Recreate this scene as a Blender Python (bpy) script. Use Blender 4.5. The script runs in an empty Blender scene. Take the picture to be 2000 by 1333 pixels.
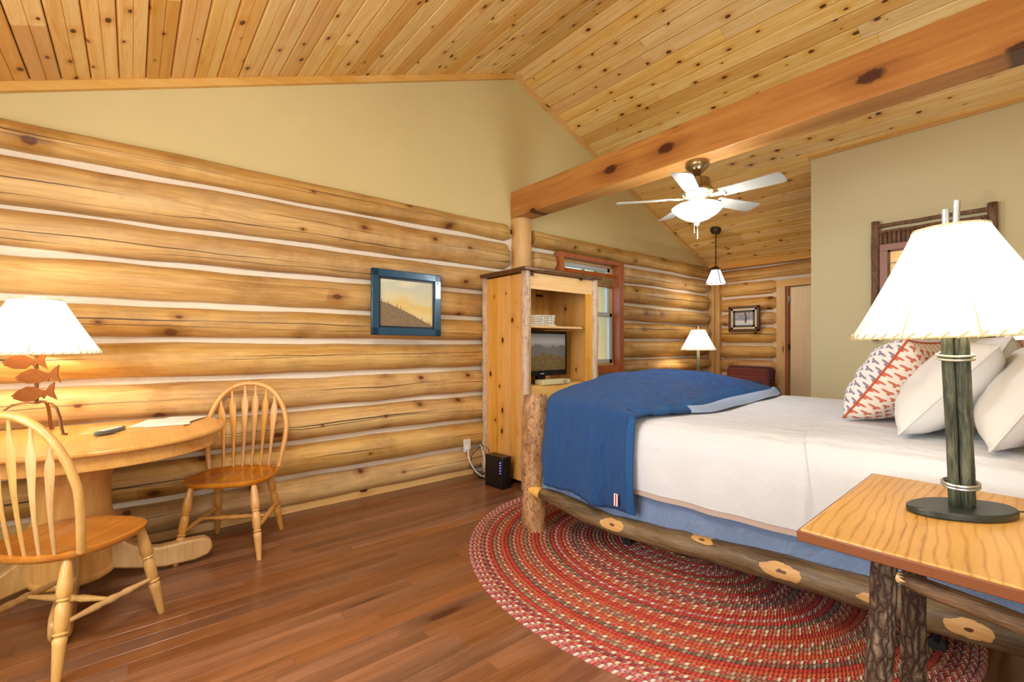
import bpy, math, random
from mathutils import Vector, Matrix, noise
random.seed(7)
R = math.radians
SC = bpy.context.scene
COL = SC.collection

# ---------------------------------------------------------------- camera, world, lights, exposure
H = 1.22
cam_d = bpy.data.cameras.new('camera'); cam = bpy.data.objects.new('camera', cam_d); COL.objects.link(cam)
cam.location = (0, 0, H); cam.rotation_euler = (R(90), 0, R(50.5))
cam_d.sensor_width = 36; cam_d.lens = 16.2; cam_d.shift_y = 0.00425; cam_d.clip_start = 0.02; cam_d.clip_end = 200
SC.camera = cam
SC.view_settings.view_transform = 'Standard'; SC.view_settings.look = 'None'
SC.view_settings.gamma = 1; SC.view_settings.use_curve_mapping = False
SC.view_settings.exposure = 0.0
SC.cycles.max_bounces = 7; SC.cycles.caustics_reflective = False; SC.cycles.caustics_refractive = False
w = bpy.data.worlds.new('sky'); SC.world = w; w.use_nodes = True
bg = w.node_tree.nodes['Background']; bg.inputs[0].default_value = (0.55, 0.80, 1.0, 1); bg.inputs[1].default_value = 3.0

def light(name, kind, loc, energy, col=(1, 1, 1), size=0.1, size_y=None, aim=None, spread=None):
    d = bpy.data.lights.new(name, kind); d.energy = energy; d.color = col
    if kind == 'AREA':
        d.size = size
        if size_y: d.shape = 'RECTANGLE'; d.size_y = size_y
        if spread: d.spread = spread
    else: d.shadow_soft_size = size
    o = bpy.data.objects.new(name, d); COL.objects.link(o); o.location = loc
    if aim is not None: o.rotation_euler = (Vector(aim) - Vector(loc)).to_track_quat('-Z', 'Y').to_euler()
    return o
FILL_DAY = (0.90, 0.96, 1.0)
light('back_fill_light', 'AREA', (-1.1, -1.5, 1.45), 92, FILL_DAY, 2.4, 1.3, (-1.1, 3.5, 1.45))  # daylight-tinted fill, an unseen area light added behind the camera
light('side_fill_light', 'AREA', (1.45, 0.1, 1.6), 44, FILL_DAY, 1.6, 1.4, (-3.5, 0.1, 1.6))  # second cool fill added out of view, behind and right of the camera
light('overhead_fill_light', 'AREA', (-1.3, 0.1, 2.42), 24, (1.0, 0.93, 0.82), 0.5, None, (-1.3, 0.1, 0))  # added overhead fill; no ceiling fixture hangs here
light('upward_fill_light', 'POINT', (-1.2, 0.2, 2.35), 36, (1.0, 0.97, 0.92), 0.25)  # unseen point fill added to brighten the ceiling planks
#light('garden_window_light', 'AREA', (-3.95, 4.15, 1.7), 18, (0.8, 0.93, 1.0), 0.7, 1.1, (0, 4.15, 1.4))

# ---------------------------------------------------------------- materials
def lin(h):
    h = h.lstrip('#'); v = [int(h[i:i + 2], 16) / 255 for i in (0, 2, 4)]
    return tuple((c / 12.92 if c <= .04045 else ((c + .055) / 1.055) ** 2.4) for c in v) + (1.0,)
class NT:
    def __init__(s, name):
        s.m = bpy.data.materials.new(name); s.m.use_nodes = True; s.t = s.m.node_tree
        s.b = s.t.nodes['Principled BSDF']
    def n(s, t, **k):
        x = s.t.nodes.new(t)
        for a, b in k.items():
            if a.startswith('i_'):
                key = a[2:]; key = int(key) if key.isdigit() else key.replace('_', ' ')
                s.set(x, key, b)
            else: setattr(x, a, b)
        return x
    def set(s, x, key, b):
        if isinstance(b, bpy.types.NodeSocket): s.t.links.new(b, x.inputs[key])
        else: x.inputs[key].default_value = b
    def math(s, op, a, b=0.0, c=None, clamp=False):
        x = s.n('ShaderNodeMath', operation=op, use_clamp=clamp); s.set(x, 0, a); s.set(x, 1, b)
        if c is not None: s.set(x, 2, c)
        return x.outputs[0]
    def mix(s, f, a, b, blend='MIX'):
        x = s.n('ShaderNodeMix', data_type='RGBA', blend_type=blend, clamp_factor=True)
        s.set(x, 0, f); s.set(x, 6, a); s.set(x, 7, b); return x.outputs[2]
    def noise(s, v, scale=5, detail=4, rough=.55, dist=0.0):
        x = s.n('ShaderNodeTexNoise'); s.set(x, 'Vector', v); s.set(x, 'Scale', scale); s.set(x, 'Detail', detail)
        s.set(x, 'Roughness', rough); s.set(x, 'Distortion', dist); return x.outputs[0]
    def ramp(s, f, stops, interp='LINEAR'):
        x = s.n('ShaderNodeValToRGB'); s.set(x, 0, f); r = x.color_ramp; r.interpolation = interp
        while len(r.elements) < len(stops): r.elements.new(.5)
        for e, (p, c) in zip(r.elements, stops):
            e.position = p; e.color = c if len(c) == 4 else (*c, 1)
        return x.outputs[0]
    def vmul(s, v, k):
        x = s.n('ShaderNodeVectorMath', operation='MULTIPLY'); s.set(x, 0, v); s.set(x, 1, k); return x.outputs[0]
    def sep(s, v):
        x = s.n('ShaderNodeSeparateXYZ'); s.set(x, 0, v); return x.outputs
    def comb(s, a, b, c):
        x = s.n('ShaderNodeCombineXYZ'); s.set(x, 0, a); s.set(x, 1, b); s.set(x, 2, c); return x.outputs[0]
    def coord(s, which='Object'): return s.n('ShaderNodeTexCoord').outputs[which]
    def rnd(s): return s.n('ShaderNodeObjectInfo').outputs['Random']
    def bump(s, h, strength=.3, dist=.01):
        x = s.n('ShaderNodeBump'); s.set(x, 'Height', h); s.set(x, 'Strength', strength); s.set(x, 'Distance', dist)
        s.t.links.new(x.outputs[0], s.b.inputs['Normal'])
    def out(s, col=None, rough=None, **k):
        if col is not None: s.set(s.b, 'Base Color', col)
        if rough is not None: s.set(s.b, 'Roughness', rough)
        for a, b in k.items(): s.set(s.b, a.replace('_', ' '), b)
        return s.m
BLK = (0, 0, 0, 1); WHT = (1, 1, 1, 1)

def simple(name, hexc, rough=.5, metal=0.0, var=0.0, scale=20, bump=0.0, **k):
    t = NT(name); c = lin(hexc); col = c
    if var or bump:
        f = t.noise(t.coord(), scale, 5)
        if var:
            col = t.mix(f, tuple(x * (1 - var) for x in c[:3]) + (1,), tuple(min(1, x * (1 + var)) for x in c[:3]) + (1,))
        if bump: t.bump(f, bump, .004)
    return t.out(col, rough, Metallic=metal, **k)

def wood(name, light_c, mid_c, dark_c, axis='X', streak=(.55, 7), fine=(2.5, 60), knot='#4a2410', kd=(1.7, 6.0), kprob=.5, kr=.085,
         across='Y', crack=0.0, rough=.45, tint=.22, bump=.15, coat=0.0, blotch=0.0, spec=.4, rings=0.0, gray=None, grayf=0.0, varcol=None):
    t = NT(name); co = t.coord(); r = t.rnd()
    off = t.comb(t.math('MULTIPLY', r, 37.1), t.math('MULTIPLY', r, 21.7), t.math('MULTIPLY', r, 53.3))
    a = t.n('ShaderNodeVectorMath', operation='ADD'); t.set(a, 0, co); t.set(a, 1, off)
    s = t.sep(a.outputs[0]); ix = {'X': 0, 'Y': 1, 'Z': 2}
    al = s[ix[axis]]; ac = s[ix[across]]; th = s[3 - ix[axis] - ix[across]]
    warp = t.noise(t.comb(t.math('MULTIPLY', al, 1.1), t.math('MULTIPLY', ac, 2.5), t.math('MULTIPLY', th, 2.5)), 1.0, 2)
    wp = t.math('MULTIPLY', t.math('SUBTRACT', warp, .5), .10)
    ac2 = t.math('ADD', ac, wp); th2 = t.math('ADD', th, wp)
    # knots
    vo = t.n('ShaderNodeTexVoronoi', voronoi_dimensions='2D')
    t.set(vo, 'Vector', t.comb(t.math('MULTIPLY', al, kd[0]), t.math('MULTIPLY', ac, kd[1]), 0.0)); t.set(vo, 'Scale', 1.0); t.set(vo, 'Randomness', .95)
    cr = t.sep(vo.outputs['Color'])
    on = t.math('LESS_THAN', cr[0], kprob)
    rad = t.math('MULTIPLY_ADD', cr[1], kr * 1.1, kr * .35)
    q = t.math('DIVIDE', vo.outputs['Distance'], rad)
    wob = t.math('MULTIPLY', t.math('SUBTRACT', t.noise(a.outputs[0], 60, 2), .5), .7)
    q = t.math('ADD', q, wob)
    kn = t.math('MULTIPLY', on, t.math('SUBTRACT', 1.25, q, clamp=True), clamp=True)
    kn = t.math('MULTIPLY', kn, 2.2, clamp=True)
    halo = t.math('MULTIPLY', on, t.math('SUBTRACT', 1.0, t.math('DIVIDE', q, 4.0), clamp=True), clamp=True)
    sv = t.comb(t.math('MULTIPLY', al, streak[0]), t.math('MULTIPLY', ac2, streak[1]), t.math('MULTIPLY', th2, streak[1]))
    fv = t.comb(t.math('MULTIPLY', al, fine[0]), t.math('MULTIPLY', ac2, fine[1]), t.math('MULTIPLY', th2, fine[1]))
    n1 = t.noise(sv, 1.0, 5, .65); n2 = t.noise(fv, 1.0, 3, .65)
    n3 = t.noise(t.comb(t.math('MULTIPLY', al, streak[0] * 5), t.math('MULTIPLY', ac2, streak[1] * 3.2), t.math('MULTIPLY', th2, streak[1] * 3.2)), 1.0, 4, .7)
    f = t.math('ADD', t.math('MULTIPLY', n1, .62), t.math('ADD', t.math('MULTIPLY', n2, .27), t.math('MULTIPLY', n3, .27)))
    if rings:
        wv = t.n('ShaderNodeTexWave', wave_type='RINGS', rings_direction='Z')
        t.set(wv, 'Vector', t.comb(t.math('MULTIPLY', al, .55), t.math('MULTIPLY', t.math('ADD', ac, t.math('MULTIPLY', wp, 1.5)), 2.0), 0.0))
        t.set(wv, 'Scale', 7.0); t.set(wv, 'Distortion', 2.5); t.set(wv, 'Detail', 3.0); t.set(wv, 'Detail Scale', 2.0)
        g = t.math('POWER', wv.outputs[1], 5.0)
        f = t.math('SUBTRACT', f, t.math('MULTIPLY', g, rings))
    f = t.math('SUBTRACT', f, t.math('MULTIPLY', halo, .22))
    col = t.ramp(f, [(.28, lin(dark_c)), (.47, lin(mid_c)), (.68, lin(light_c))])
    if blotch:
        bf = t.ramp(t.noise(a.outputs[0], 2.6, 5, .65), [(.50, BLK), (.68, WHT)])
        col = t.mix(t.math('MULTIPLY', bf, blotch), col, lin(dark_c))
    if gray:
        gf = t.ramp(t.noise(t.comb(al, t.math('MULTIPLY', ac, 3.0), th), 2.2, 5, .6), [(.5, BLK), (.66, WHT)])
        col = t.mix(t.math('MULTIPLY', gf, grayf), col, lin(gray))
    if varcol:
        col = t.mix(t.math('MULTIPLY', t.math('GREATER_THAN', t.math('FRACT', t.math('MULTIPLY', r, 7.77)), .78), .4), col, lin(varcol))
    hs = t.n('ShaderNodeHueSaturation'); t.set(hs, 'Color', col)
    r2 = t.math('FRACT', t.math('MULTIPLY', r, 13.37))
    t.set(hs, 'Value', t.math('MULTIPLY_ADD', r2, tint * 2, 1 - tint)); t.set(hs, 'Saturation', t.math('MULTIPLY_ADD', r, .16, .93))
    col = hs.outputs[0]
    col = t.mix(kn, col, lin(knot))
    h = t.math('ADD', f, t.math('MULTIPLY', kn, -.3))
    if crack:
        uvv = t.sep(t.coord('UV'))[1]; cm = 0.0
        for q_, (sd, sp, wd_) in enumerate(((3.3, .42, .007), (7.1, .30, .0035))):
            c0 = t.math('MULTIPLY_ADD', t.math('FRACT', t.math('MULTIPLY', r, sd * 3.7)), sp, .28)
            wv_ = t.math('MULTIPLY', t.math('SUBTRACT', t.noise(t.comb(al, sd, 0.0), .7, 2, .5), .5), .22)
            fw_ = t.math('MULTIPLY', t.math('SUBTRACT', t.noise(t.comb(al, sd, 5.0), 14.0, 2, .5), .5), .012)
            dd = t.math('ABSOLUTE', t.math('SUBTRACT', uvv, t.math('ADD', c0, t.math('ADD', wv_, fw_))))
            wid = t.math('MULTIPLY', t.math('SUBTRACT', t.noise(t.comb(al, sd, t.math('MULTIPLY', r, 50.0)), .6, 2), .42, clamp=True), wd_ * 10)
            c_ = t.math('LESS_THAN', dd, wid); cm = c_ if q_ == 0 else t.math('MAXIMUM', cm, c_)
        col = t.mix(t.math('MULTIPLY', cm, .85), col, lin('#2a1608')); h = t.math('SUBTRACT', h, t.math('MULTIPLY', cm, 1.0))
    t.bump(h, bump, .01)
    t.set(t.b, 'Specular IOR Level', spec)
    return t.out(col, rough, Coat_Weight=coat, Coat_Roughness=.12)

M = {}
M['log_y'] = wood('log_wood', '#dcb778', '#b88a4a', '#6a431e', 'Y', (.5, 9), (2.5, 60), kd=(2.7, 4.4), kprob=.42, kr=.062, knot='#6a3e1e', across='Z', crack=1, rough=.5, tint=.10, bump=.35, blotch=.35, gray='#9a8468', grayf=.3)
M['log_x'] = wood('log_wood_far', '#e2ba7c', '#c4924e', '#7e5228', 'X', (.5, 9), (2.5, 60), kd=(2.7, 4.4), kprob=.45, kr=.07, knot='#6a3e1e', across='Z', crack=1, rough=.5, tint=.10, bump=.35, blotch=.25)
M['log_z'] = wood('log_wood_post', '#d8b27c', '#c69a62', '#94653a', 'Z', (.8, 7), (3, 50), kd=(1.5, 5), kprob=.4, kr=.07, across='X', rough=.5, tint=.08, bump=.3)
M['ceil'] = wood('ceiling_pine', '#f3d390', '#e4b468', '#b27838', 'X', (.7, 14), (3, 90), kd=(4.2, 7.0), kprob=.5, kr=.07, knot='#5c3216', rough=.42, tint=.075, bump=.12, varcol='#c98638')
M['trim'] = wood('pine_trim', '#e0b26c', '#d09c54', '#b07a3a', 'X', (.6, 9), (3, 70), kd=(1.2, 5), kprob=.2, kr=.07, rough=.4, tint=.06, bump=.08)
M['trim_y'] = wood('pine_trim_long', '#e0b878', '#d2a35e', '#b27e40', 'Y', (.6, 9), (3, 70), kd=(2.4, 5), kprob=.3, kr=.06, across='Z', rough=.4, tint=.06, bump=.08)
M['trim_z'] = wood('pine_casing', '#e8c084', '#deae6c', '#c48e4e', 'Z', (.6, 9), (3, 70), kd=(1.2, 8), kprob=.4, kr=.06, across='X', rough=.4, tint=.06, bump=.08)
M['beam'] = wood('fir_beam', '#c28434', '#aa6a24', '#824c16', 'X', (.35, 9), (1.5, 45), kd=(1.9, 3.6), kprob=.6, kr=.085, across='Z', rough=.4, tint=.02, bump=.12)
M['floor'] = wood('hardwood_floor', '#8a5c3e', '#6c442a', '#482c1a', 'Y', (.7, 12), (2.5, 90), kprob=.02, kd=(1, 4), across='X', rough=.3, tint=.19, bump=.05, spec=.45, coat=.15)
M['oak'] = wood('golden_oak', '#dcaa62', '#cc9048', '#a86c2e', 'X', (1.2, 12), (5, 110), kprob=0, rough=.33, tint=.03, bump=.08, coat=.3)
M['oak_z'] = wood('golden_oak_turned', '#dcaa64', '#cc914b', '#a86c2e', 'Z', (1.2, 14), (5, 110), kprob=0, rough=.33, tint=.05, bump=.08, coat=.3)
M['oak_light'] = wood('light_oak_turned', '#d2aa70', '#bd9358', '#9a7038', 'Z', (1.2, 14), (5, 110), kprob=0, rough=.36, tint=.05, bump=.08, coat=.25)
M['oak_seat'] = wood('oak_seat_wood', '#cd8c46', '#b87230', '#94561e', 'X', (1.0, 10), (5, 90), kprob=0, rough=.25, tint=.03, bump=.05, coat=.5)
M['oak_top'] = wood('figured_oak', '#cca268', '#bc9056', '#8a6434', 'Y', (1.0, 6), (5, 140), kprob=0, across='X', rough=.34, tint=.02, bump=.04, coat=.1, rings=.20)
M['cherry_edge'] = wood('red_brown_edge', '#8c5434', '#764428', '#58301a', 'Y', (1, 20), (5, 80), kprob=0, rough=.35, tint=.02, bump=.05)
M['pine_z'] = wood('cabinet_pine', '#eab468', '#dca052', '#c07e34', 'Z', (.7, 9), (3, 70), kd=(4.5, 7), kprob=.4, kr=.08, across='X', rough=.38, tint=.09, bump=.06)
M['pine_x'] = wood('cabinet_pine_rail', '#ecc284', '#e0ae66', '#c48a42', 'Y', (.7, 9), (3, 70), kd=(5, 7), kprob=.4, kr=.10, across='Z', rough=.38, tint=.05, bump=.06)
M['bark'] = wood('dark_bark', '#6e5a44', '#54402e', '#33241a', 'Z', (6, 30), (14, 50), kd=(5, 14), kprob=.25, kr=.12, knot='#b07840', across='X', rough=.7, tint=.08, bump=1.0)
M['bark_x'] = wood('stretcher_bark', '#7c6248', '#5c4430', '#38281a', 'X', (2.5, 40), (8, 70), kd=(4, 12), kprob=.3, kr=.16, knot='#c08a4c', across='Z', rough=.6, tint=.08, bump=.7)
M['peeled'] = wood('peeled_post', '#c6935a', '#aa7844', '#724a2a', 'Z', (3, 20), (9, 60), kd=(3.5, 8), kprob=.3, kr=.12, across='X', rough=.55, tint=.03, bump=.8, blotch=.4, gray='#8c7a60', grayf=.5)
M['rail'] = wood('bark_rail', '#8c704e', '#6c5238', '#483422', 'X', (1.2, 26), (4, 70), kd=(1.6, 7), kprob=.42, kr=.2, knot='#d8a45c', across='Z', rough=.5, tint=.03, bump=.45, blotch=.3)
M['twig'] = wood('gray_brown_twig', '#8a6a4c', '#6b4e36', '#432e20', 'Z', (5, 22), (14, 50), kd=(4, 12), kprob=.2, kr=.1, across='X', rough=.65, tint=.06, bump=.7)
def rustic(name, pale, mid, dark, axis='Z', scale=(9, 9, 3.5), squig=.016, patch=(.45, .6), ridges=0.0, rough=.55, bump=.8, ovals=None):
    t = NT(name); co = t.coord(); r = t.rnd()
    a = t.n('ShaderNodeVectorMath', operation='ADD'); t.set(a, 0, co); t.set(a, 1, t.comb(t.math('MULTIPLY', r, 17.1), t.math('MULTIPLY', r, 31.7), t.math('MULTIPLY', r, 23.3)))
    v = a.outputs[0]
    sc = scale if axis == 'Z' else (scale[2], scale[0], scale[1]); vv = t.vmul(v, sc)
    n1 = t.noise(vv, 1.0, 5, .62, .6); n2 = t.noise(vv, 3.2, 5, .7, 1.2); n3 = t.noise(t.vmul(v, tuple(q * (9 if k == (2 if axis == 'Z' else 0) else 14) / 3 for k, q in enumerate(sc))), 1.0, 3, .7)
    f = t.math('ADD', t.math('MULTIPLY', n1, .6), t.math('ADD', t.math('MULTIPLY', n2, .3), t.math('MULTIPLY', n3, .2)))
    col = t.ramp(f, [(patch[0] - .06, lin(dark)), (patch[0] + .05, lin(mid)), (patch[1] + .06, lin(pale))])
    h = f
    if squig:
        q = t.math('ABSOLUTE', t.math('SUBTRACT', t.noise(vv, 2.1, 2, .5, 1.8), .5)); m = t.math('LESS_THAN', q, squig)
        col = t.mix(t.math('MULTIPLY', m, .7), col, lin('#4a2c18')); h = t.math('SUBTRACT', h, t.math('MULTIPLY', m, .25))
    if ridges:
        vo = t.n('ShaderNodeTexVoronoi', feature='DISTANCE_TO_EDGE'); t.set(vo, 'Vector', t.vmul(t.n('ShaderNodeVectorMath', operation='ADD', i_0=v, i_1=t.vmul(t.n('ShaderNodeTexNoise', i_Vector=v, i_Scale=30.0).outputs['Color'], (.018, .018, .03))).outputs[0], (60, 60, 17) if axis == 'Z' else (17, 60, 60))); t.set(vo, 'Scale', ridges)
        e = t.math('MULTIPLY', vo.outputs['Distance'], 3.2, clamp=True)
        col = t.mix(t.math('SUBTRACT', 1.0, e, clamp=True), col, lin('#3a2016')); h = t.math('ADD', t.math('MULTIPLY', h, .4), e)
    if ovals:
        s_ = t.sep(t.coord()); wv = t.math('MULTIPLY', t.math('SUBTRACT', t.noise(v, 22, 3), .5), .9)
        for (a0, z0, ra, rz_) in ovals:
            da = t.math('DIVIDE', t.math('SUBTRACT', s_[0], a0), ra); dz = t.math('DIVIDE', t.math('SUBTRACT', s_[2], z0), rz_)
            d = t.math('ADD', t.math('SQRT', t.math('ADD', t.math('MULTIPLY', da, da), t.math('MULTIPLY', dz, dz))), wv)
            m = t.math('LESS_THAN', d, 1.0); col = t.mix(m, col, t.mix(n3, lin('#a8743a'), lin('#dcb070')))
            m2 = t.math('LESS_THAN', d, .18); col = t.mix(m2, col, lin('#5a3014')); h = t.math('SUBTRACT', h, t.math('MULTIPLY', m, .2))
    t.bump(h, bump, .012); return t.out(col, rough)
M['bark'] = rustic('dark_bark', '#8a7660', '#66503c', '#46342a', 'Z', (26, 26, 8), 0, (.42, .58), .9, .7, .9)
M['bark_x'] = rustic('stretcher_bark', '#94704a', '#64492e', '#32231a', 'X', (26, 26, 5), .0, (.46, .62), 0, .5, .8)
M['peeled'] = rustic('peeled_post', '#bc9064', '#986c42', '#5c3e26', 'Z', (10, 10, 4.5), .018, (.45, .55), 0, .55, .9)
M['rail'] = rustic('bark_rail', '#806a4a', '#59442c', '#362718', 'X', (16, 16, 2.6), 0, (.44, .6), 0, .45, .7, ((.70, .235, .075, .03), (1.53, .262, .085, .030), (1.18, .285, .06, .012), (1.83, .262, .05, .02), (2.09, .262, .06, .03)))
M['greenwood'] = rustic('dark_green_twig', '#6c705a', '#3c4132', '#181b15', 'Z', (60, 60, 9), 0, (.44, .6), 0, .45, 1.0)
M['twig'] = rustic('gray_brown_twig', '#8e6c52', '#6c4c38', '#452f24', 'Z', (40, 40, 12), 0, (.44, .6), 0, .65, .9)
M['birch'] = rustic('weathered_pole', '#d2b89c', '#aa8a70', '#5e4a44', 'Z', (16, 16, 4), .010, (.38, .5), 0, .6, .7)
M['live_edge'] = wood('dark_live_edge', '#7a5434', '#543620', '#2c1c12', 'Y', (6, 20), (14, 50), kprob=0, rough=.35, tint=.02, bump=.5)
M['casing'] = wood('orange_window_casing', '#bd6f43', '#ab5e36', '#8c4826', 'Z', (.7, 9), (3, 60), kprob=.05, rough=.4, tint=.03, bump=.06)
M['plaster'] = simple('cream_plaster', '#d6c690', .85, var=.03, scale=3, bump=.0)
M['plaster2'] = simple('partition_plaster', '#d6cba2', .85, var=.03, scale=3)
M['chink'] = simple('chinking', '#e9dcc8', .85, var=.10, scale=30, bump=.4)
M['dark'] = simple('dark_gap', '#3a2414', .9)
M['black'] = simple('black_plastic', '#0d0e10', .35)
M['dkmetal'] = simple('dark_metal', '#2c2622', .45, .6, var=.3, scale=40)
M['bronze'] = simple('bronze', '#54443a', .4, .7)
M['brass'] = simple('antique_brass', '#a08c64', .25, .95)
M['steel'] = simple('brushed_steel', '#b8bcbc', .3, .9)
M['white_plastic'] = simple('white_plastic', '#e6e6e2', .4)
M['vinyl'] = simple('window_vinyl', '#cfd8d8', .4)
M['sheet'] = simple('white_sheet', '#d6d8dc', .9, var=.02, scale=6)
M['hem'] = simple('taupe_hem', '#b8a49a', .9)
M['pillow'] = simple('pillow_cotton', '#d9d8d6', .9, var=.02, scale=6)
M['beige'] = simple('cream_box', '#dccf9c', .5)
M['woven'] = simple('white_woven', '#e4ddca', .8)
M['door'] = wood('pale_door', '#f0dab4', '#e8cda0', '#d8b888', 'Z', (.4, 7), (2, 60), kprob=0, rough=.4, tint=.02, bump=.03)
M['fanblade'] = simple('silver_fan_blade', '#a9a294', .4, .2, var=.12, scale=14)
M['frame_blue'] = simple('teal_picture_frame', '#1d4a66', .28, .1, var=.25, scale=14, Coat_Weight=.4)
M['frame_dark'] = simple('near_black_lip', '#10181e', .35)
M['frame_brown'] = simple('brown_picture_frame', '#5a3c28', .45, var=.2)
M['mat_cream'] = simple('cream_mat', '#d8c8a8', .8)
M['mat_gray'] = simple('dark_gray_mat', '#54504a', .8)
M['copper'] = simple('rusty_copper', '#8e5426', .5, .3, var=.35, scale=40)
M['iron_leg'] = simple('wrought_iron_brown', '#7a4c2c', .45, .5, var=.2)
M['slate'] = simple('dark_slate_metal', '#3d4440', .35, .5, var=.3, scale=18, bump=.2)
M['wire'] = simple('bright_wire', '#c4c6be', .3, .8)
M['paper'] = simple('paper', '#eeebe6', .8)
M['placemat'] = simple('tan_placemat', '#cf9f62', .6, var=.06)
M['remote'] = simple('gray_remote', '#5c6460', .45)
M['mirror'] = simple('mirror_glass', '#e8ecec', .02, 1.0)
M['rubber'] = simple('dark_rubber', '#181818', .6)

def mat_glass():
    t = NT('window_glass'); o = t.t.nodes['Material Output']
    tr = t.n('ShaderNodeBsdfTransparent'); gl = t.n('ShaderNodeBsdfGlossy'); t.set(gl, 'Roughness', .02)
    mx = t.n('ShaderNodeMixShader'); t.set(mx, 0, .06); t.t.links.new(tr.outputs[0], mx.inputs[1]); t.t.links.new(gl.outputs[0], mx.inputs[2])
    t.t.links.new(mx.outputs[0], o.inputs[0]); return t.m
M['glass'] = mat_glass()
def emit(name, hexc, strength, base='#ffffff'):
    t = NT(name); return t.out(lin(base), .6, Emission_Color=lin(hexc), Emission_Strength=strength)
M['bowl'] = emit('lit_glass_bowl', '#f2fbff', 5.0)
M['pend_glass'] = emit('lit_pendant_glass', '#fff0e6', 1.8)
M['led'] = emit('blue_led', '#3040ff', 4.0)
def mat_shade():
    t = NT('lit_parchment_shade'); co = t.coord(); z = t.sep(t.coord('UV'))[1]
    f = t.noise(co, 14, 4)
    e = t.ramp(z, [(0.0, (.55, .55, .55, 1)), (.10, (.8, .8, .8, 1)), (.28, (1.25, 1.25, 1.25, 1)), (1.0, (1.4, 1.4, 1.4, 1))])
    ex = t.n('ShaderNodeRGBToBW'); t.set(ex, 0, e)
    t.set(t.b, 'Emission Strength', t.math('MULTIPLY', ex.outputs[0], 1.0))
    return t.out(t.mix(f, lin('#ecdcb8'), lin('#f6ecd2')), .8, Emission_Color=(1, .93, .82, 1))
M['shade'] = mat_shade()
M['stitch'] = simple('shade_stitching', '#cdbd92', .8)

def mat_fabric(name, a, b, weave=400, rough=.9, wr=.25, sheen=0.0, axis=(6, 1.2, 2)):
    t = NT(name); co = t.coord()
    f = t.noise(co, weave, 2); g = t.noise(co, 5, 4)
    col = t.mix(f, lin(a), lin(b))
    h = t.math('ADD', t.math('MULTIPLY', f, .15), t.noise(t.vmul(co, axis), 1.6, 4, .5, .6))
    t.bump(h, wr, .05)
    return t.out(t.mix(t.math('MULTIPLY', g, .35), col, lin(a)), rough, Sheen_Weight=sheen)
M['denim'] = mat_fabric('blue_denim', '#0a3e7e', '#1866b0', 500, .75, 1.0, .06, (13, 5, 3.5))
M['denim_seam'] = mat_fabric('denim_hem', '#0c3a70', '#20609c', 500, .85, .2)
M['lining'] = mat_fabric('grayblue_lining', '#8d9fbd', '#a5b3cb', 300, .9, .3)
M['skirt'] = mat_fabric('blue_bed_skirt', '#7a92bc', '#8fa6cc', 300, .9, 1.0, 0, (8, 5, 4))
M['coverlet'] = mat_fabric('white_coverlet_cloth', '#d4d8df', '#e2e4e9', 350, .9, .5, 0, (4, 7, 2))

def mat_plaid():
    t = NT('red_plaid'); s = t.sep(t.vmul(t.coord(), (1, 1, 1)))
    w1 = t.math('GREATER_THAN', t.math('SINE', t.math('MULTIPLY', s[0], 110.0)), .2); w2 = t.math('GREATER_THAN', t.math('SINE', t.math('MULTIPLY', s[2], 130.0)), .4)
    c = t.mix(t.math('MULTIPLY', w1, .7), lin('#742428'), lin('#20283c')); c = t.mix(t.math('MULTIPLY', w2, .6), c, lin('#46503c')); return t.out(c, .9)
M['plaid'] = mat_plaid()

def mat_pattern(name, motif, ground='#e6e0d8'):
    t = NT(name); s = t.sep(t.coord('UV'))
    def cell(u0, v0):
        u = t.math('ADD', t.math('MULTIPLY', s[0], 10.0), u0); v = t.math('ADD', t.math('MULTIPLY', s[1], 10.0), v0)
        fu = t.math('SUBTRACT', t.math('FRACT', u), .5); fv = t.math('SUBTRACT', t.math('FRACT', v), .5)
        # three petals: union of small ellipses
        def pet(cx, cy, ax, ay):
            a = t.math('DIVIDE', t.math('SUBTRACT', fu, cx), ax); b = t.math('DIVIDE', t.math('SUBTRACT', fv, cy), ay)
            return t.math('LESS_THAN', t.math('ADD', t.math('MULTIPLY', a, a), t.math('MULTIPLY', b, b)), 1.0)
        return t.math('MAXIMUM', t.math('MAXIMUM', pet(-.12, .05, .16, .12), pet(.13, .09, .14, .12)), pet(.02, -.13, .11, .15))
    m = t.math('MAXIMUM', cell(0.0, 0.0), cell(.5, .5))
    return t.out(t.mix(t.math('MULTIPLY', m, .9), lin(ground), lin(motif)), .9)
M['pat_blue'] = mat_pattern('blue_motif_cotton', '#7c6c84', '#dedcda')
M['pat_red'] = mat_pattern('rust_motif_cotton', '#c4553a', '#e8ddd0')
M['piping'] = simple('rust_piping', '#bc5432', .8)

def mat_braid(name, cols):
    t = NT(name); s = t.sep(t.coord('UV'))
    v = t.math('ABSOLUTE', t.math('SUBTRACT', s[1], .5))
    ph = t.math('ADD', s[0], t.math('MULTIPLY', v, 1.5))
    k = t.math('FRACT', t.math('MULTIPLY', ph, .5))
    side = t.math('GREATER_THAN', s[1], .5)
    k = t.math('FRACT', t.math('ADD', k, t.math('MULTIPLY', side, .34)))
    col = t.ramp(k, [(0, lin(cols[0])), (.34, lin(cols[1])), (.67, lin(cols[2]))], 'CONSTANT')
    slow = t.noise(t.comb(t.math('MULTIPLY', s[0], .04), t.rnd(), 0.0), 3.0, 3)
    col = t.mix(t.math('MULTIPLY', t.math('GREATER_THAN', slow, .56), .55), col, lin(cols[3]))
    fr = t.math('FRACT', t.math('MULTIPLY', k, 3.0)); hump = t.math('SINE', t.math('MULTIPLY', fr, math.pi))
    col = t.mix(t.math('MULTIPLY', t.math('SUBTRACT', 1.0, hump, clamp=True), .4), col, lin('#5a2a20'))
    t.bump(hump, .8, .006); return t.out(col, .9)
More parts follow.
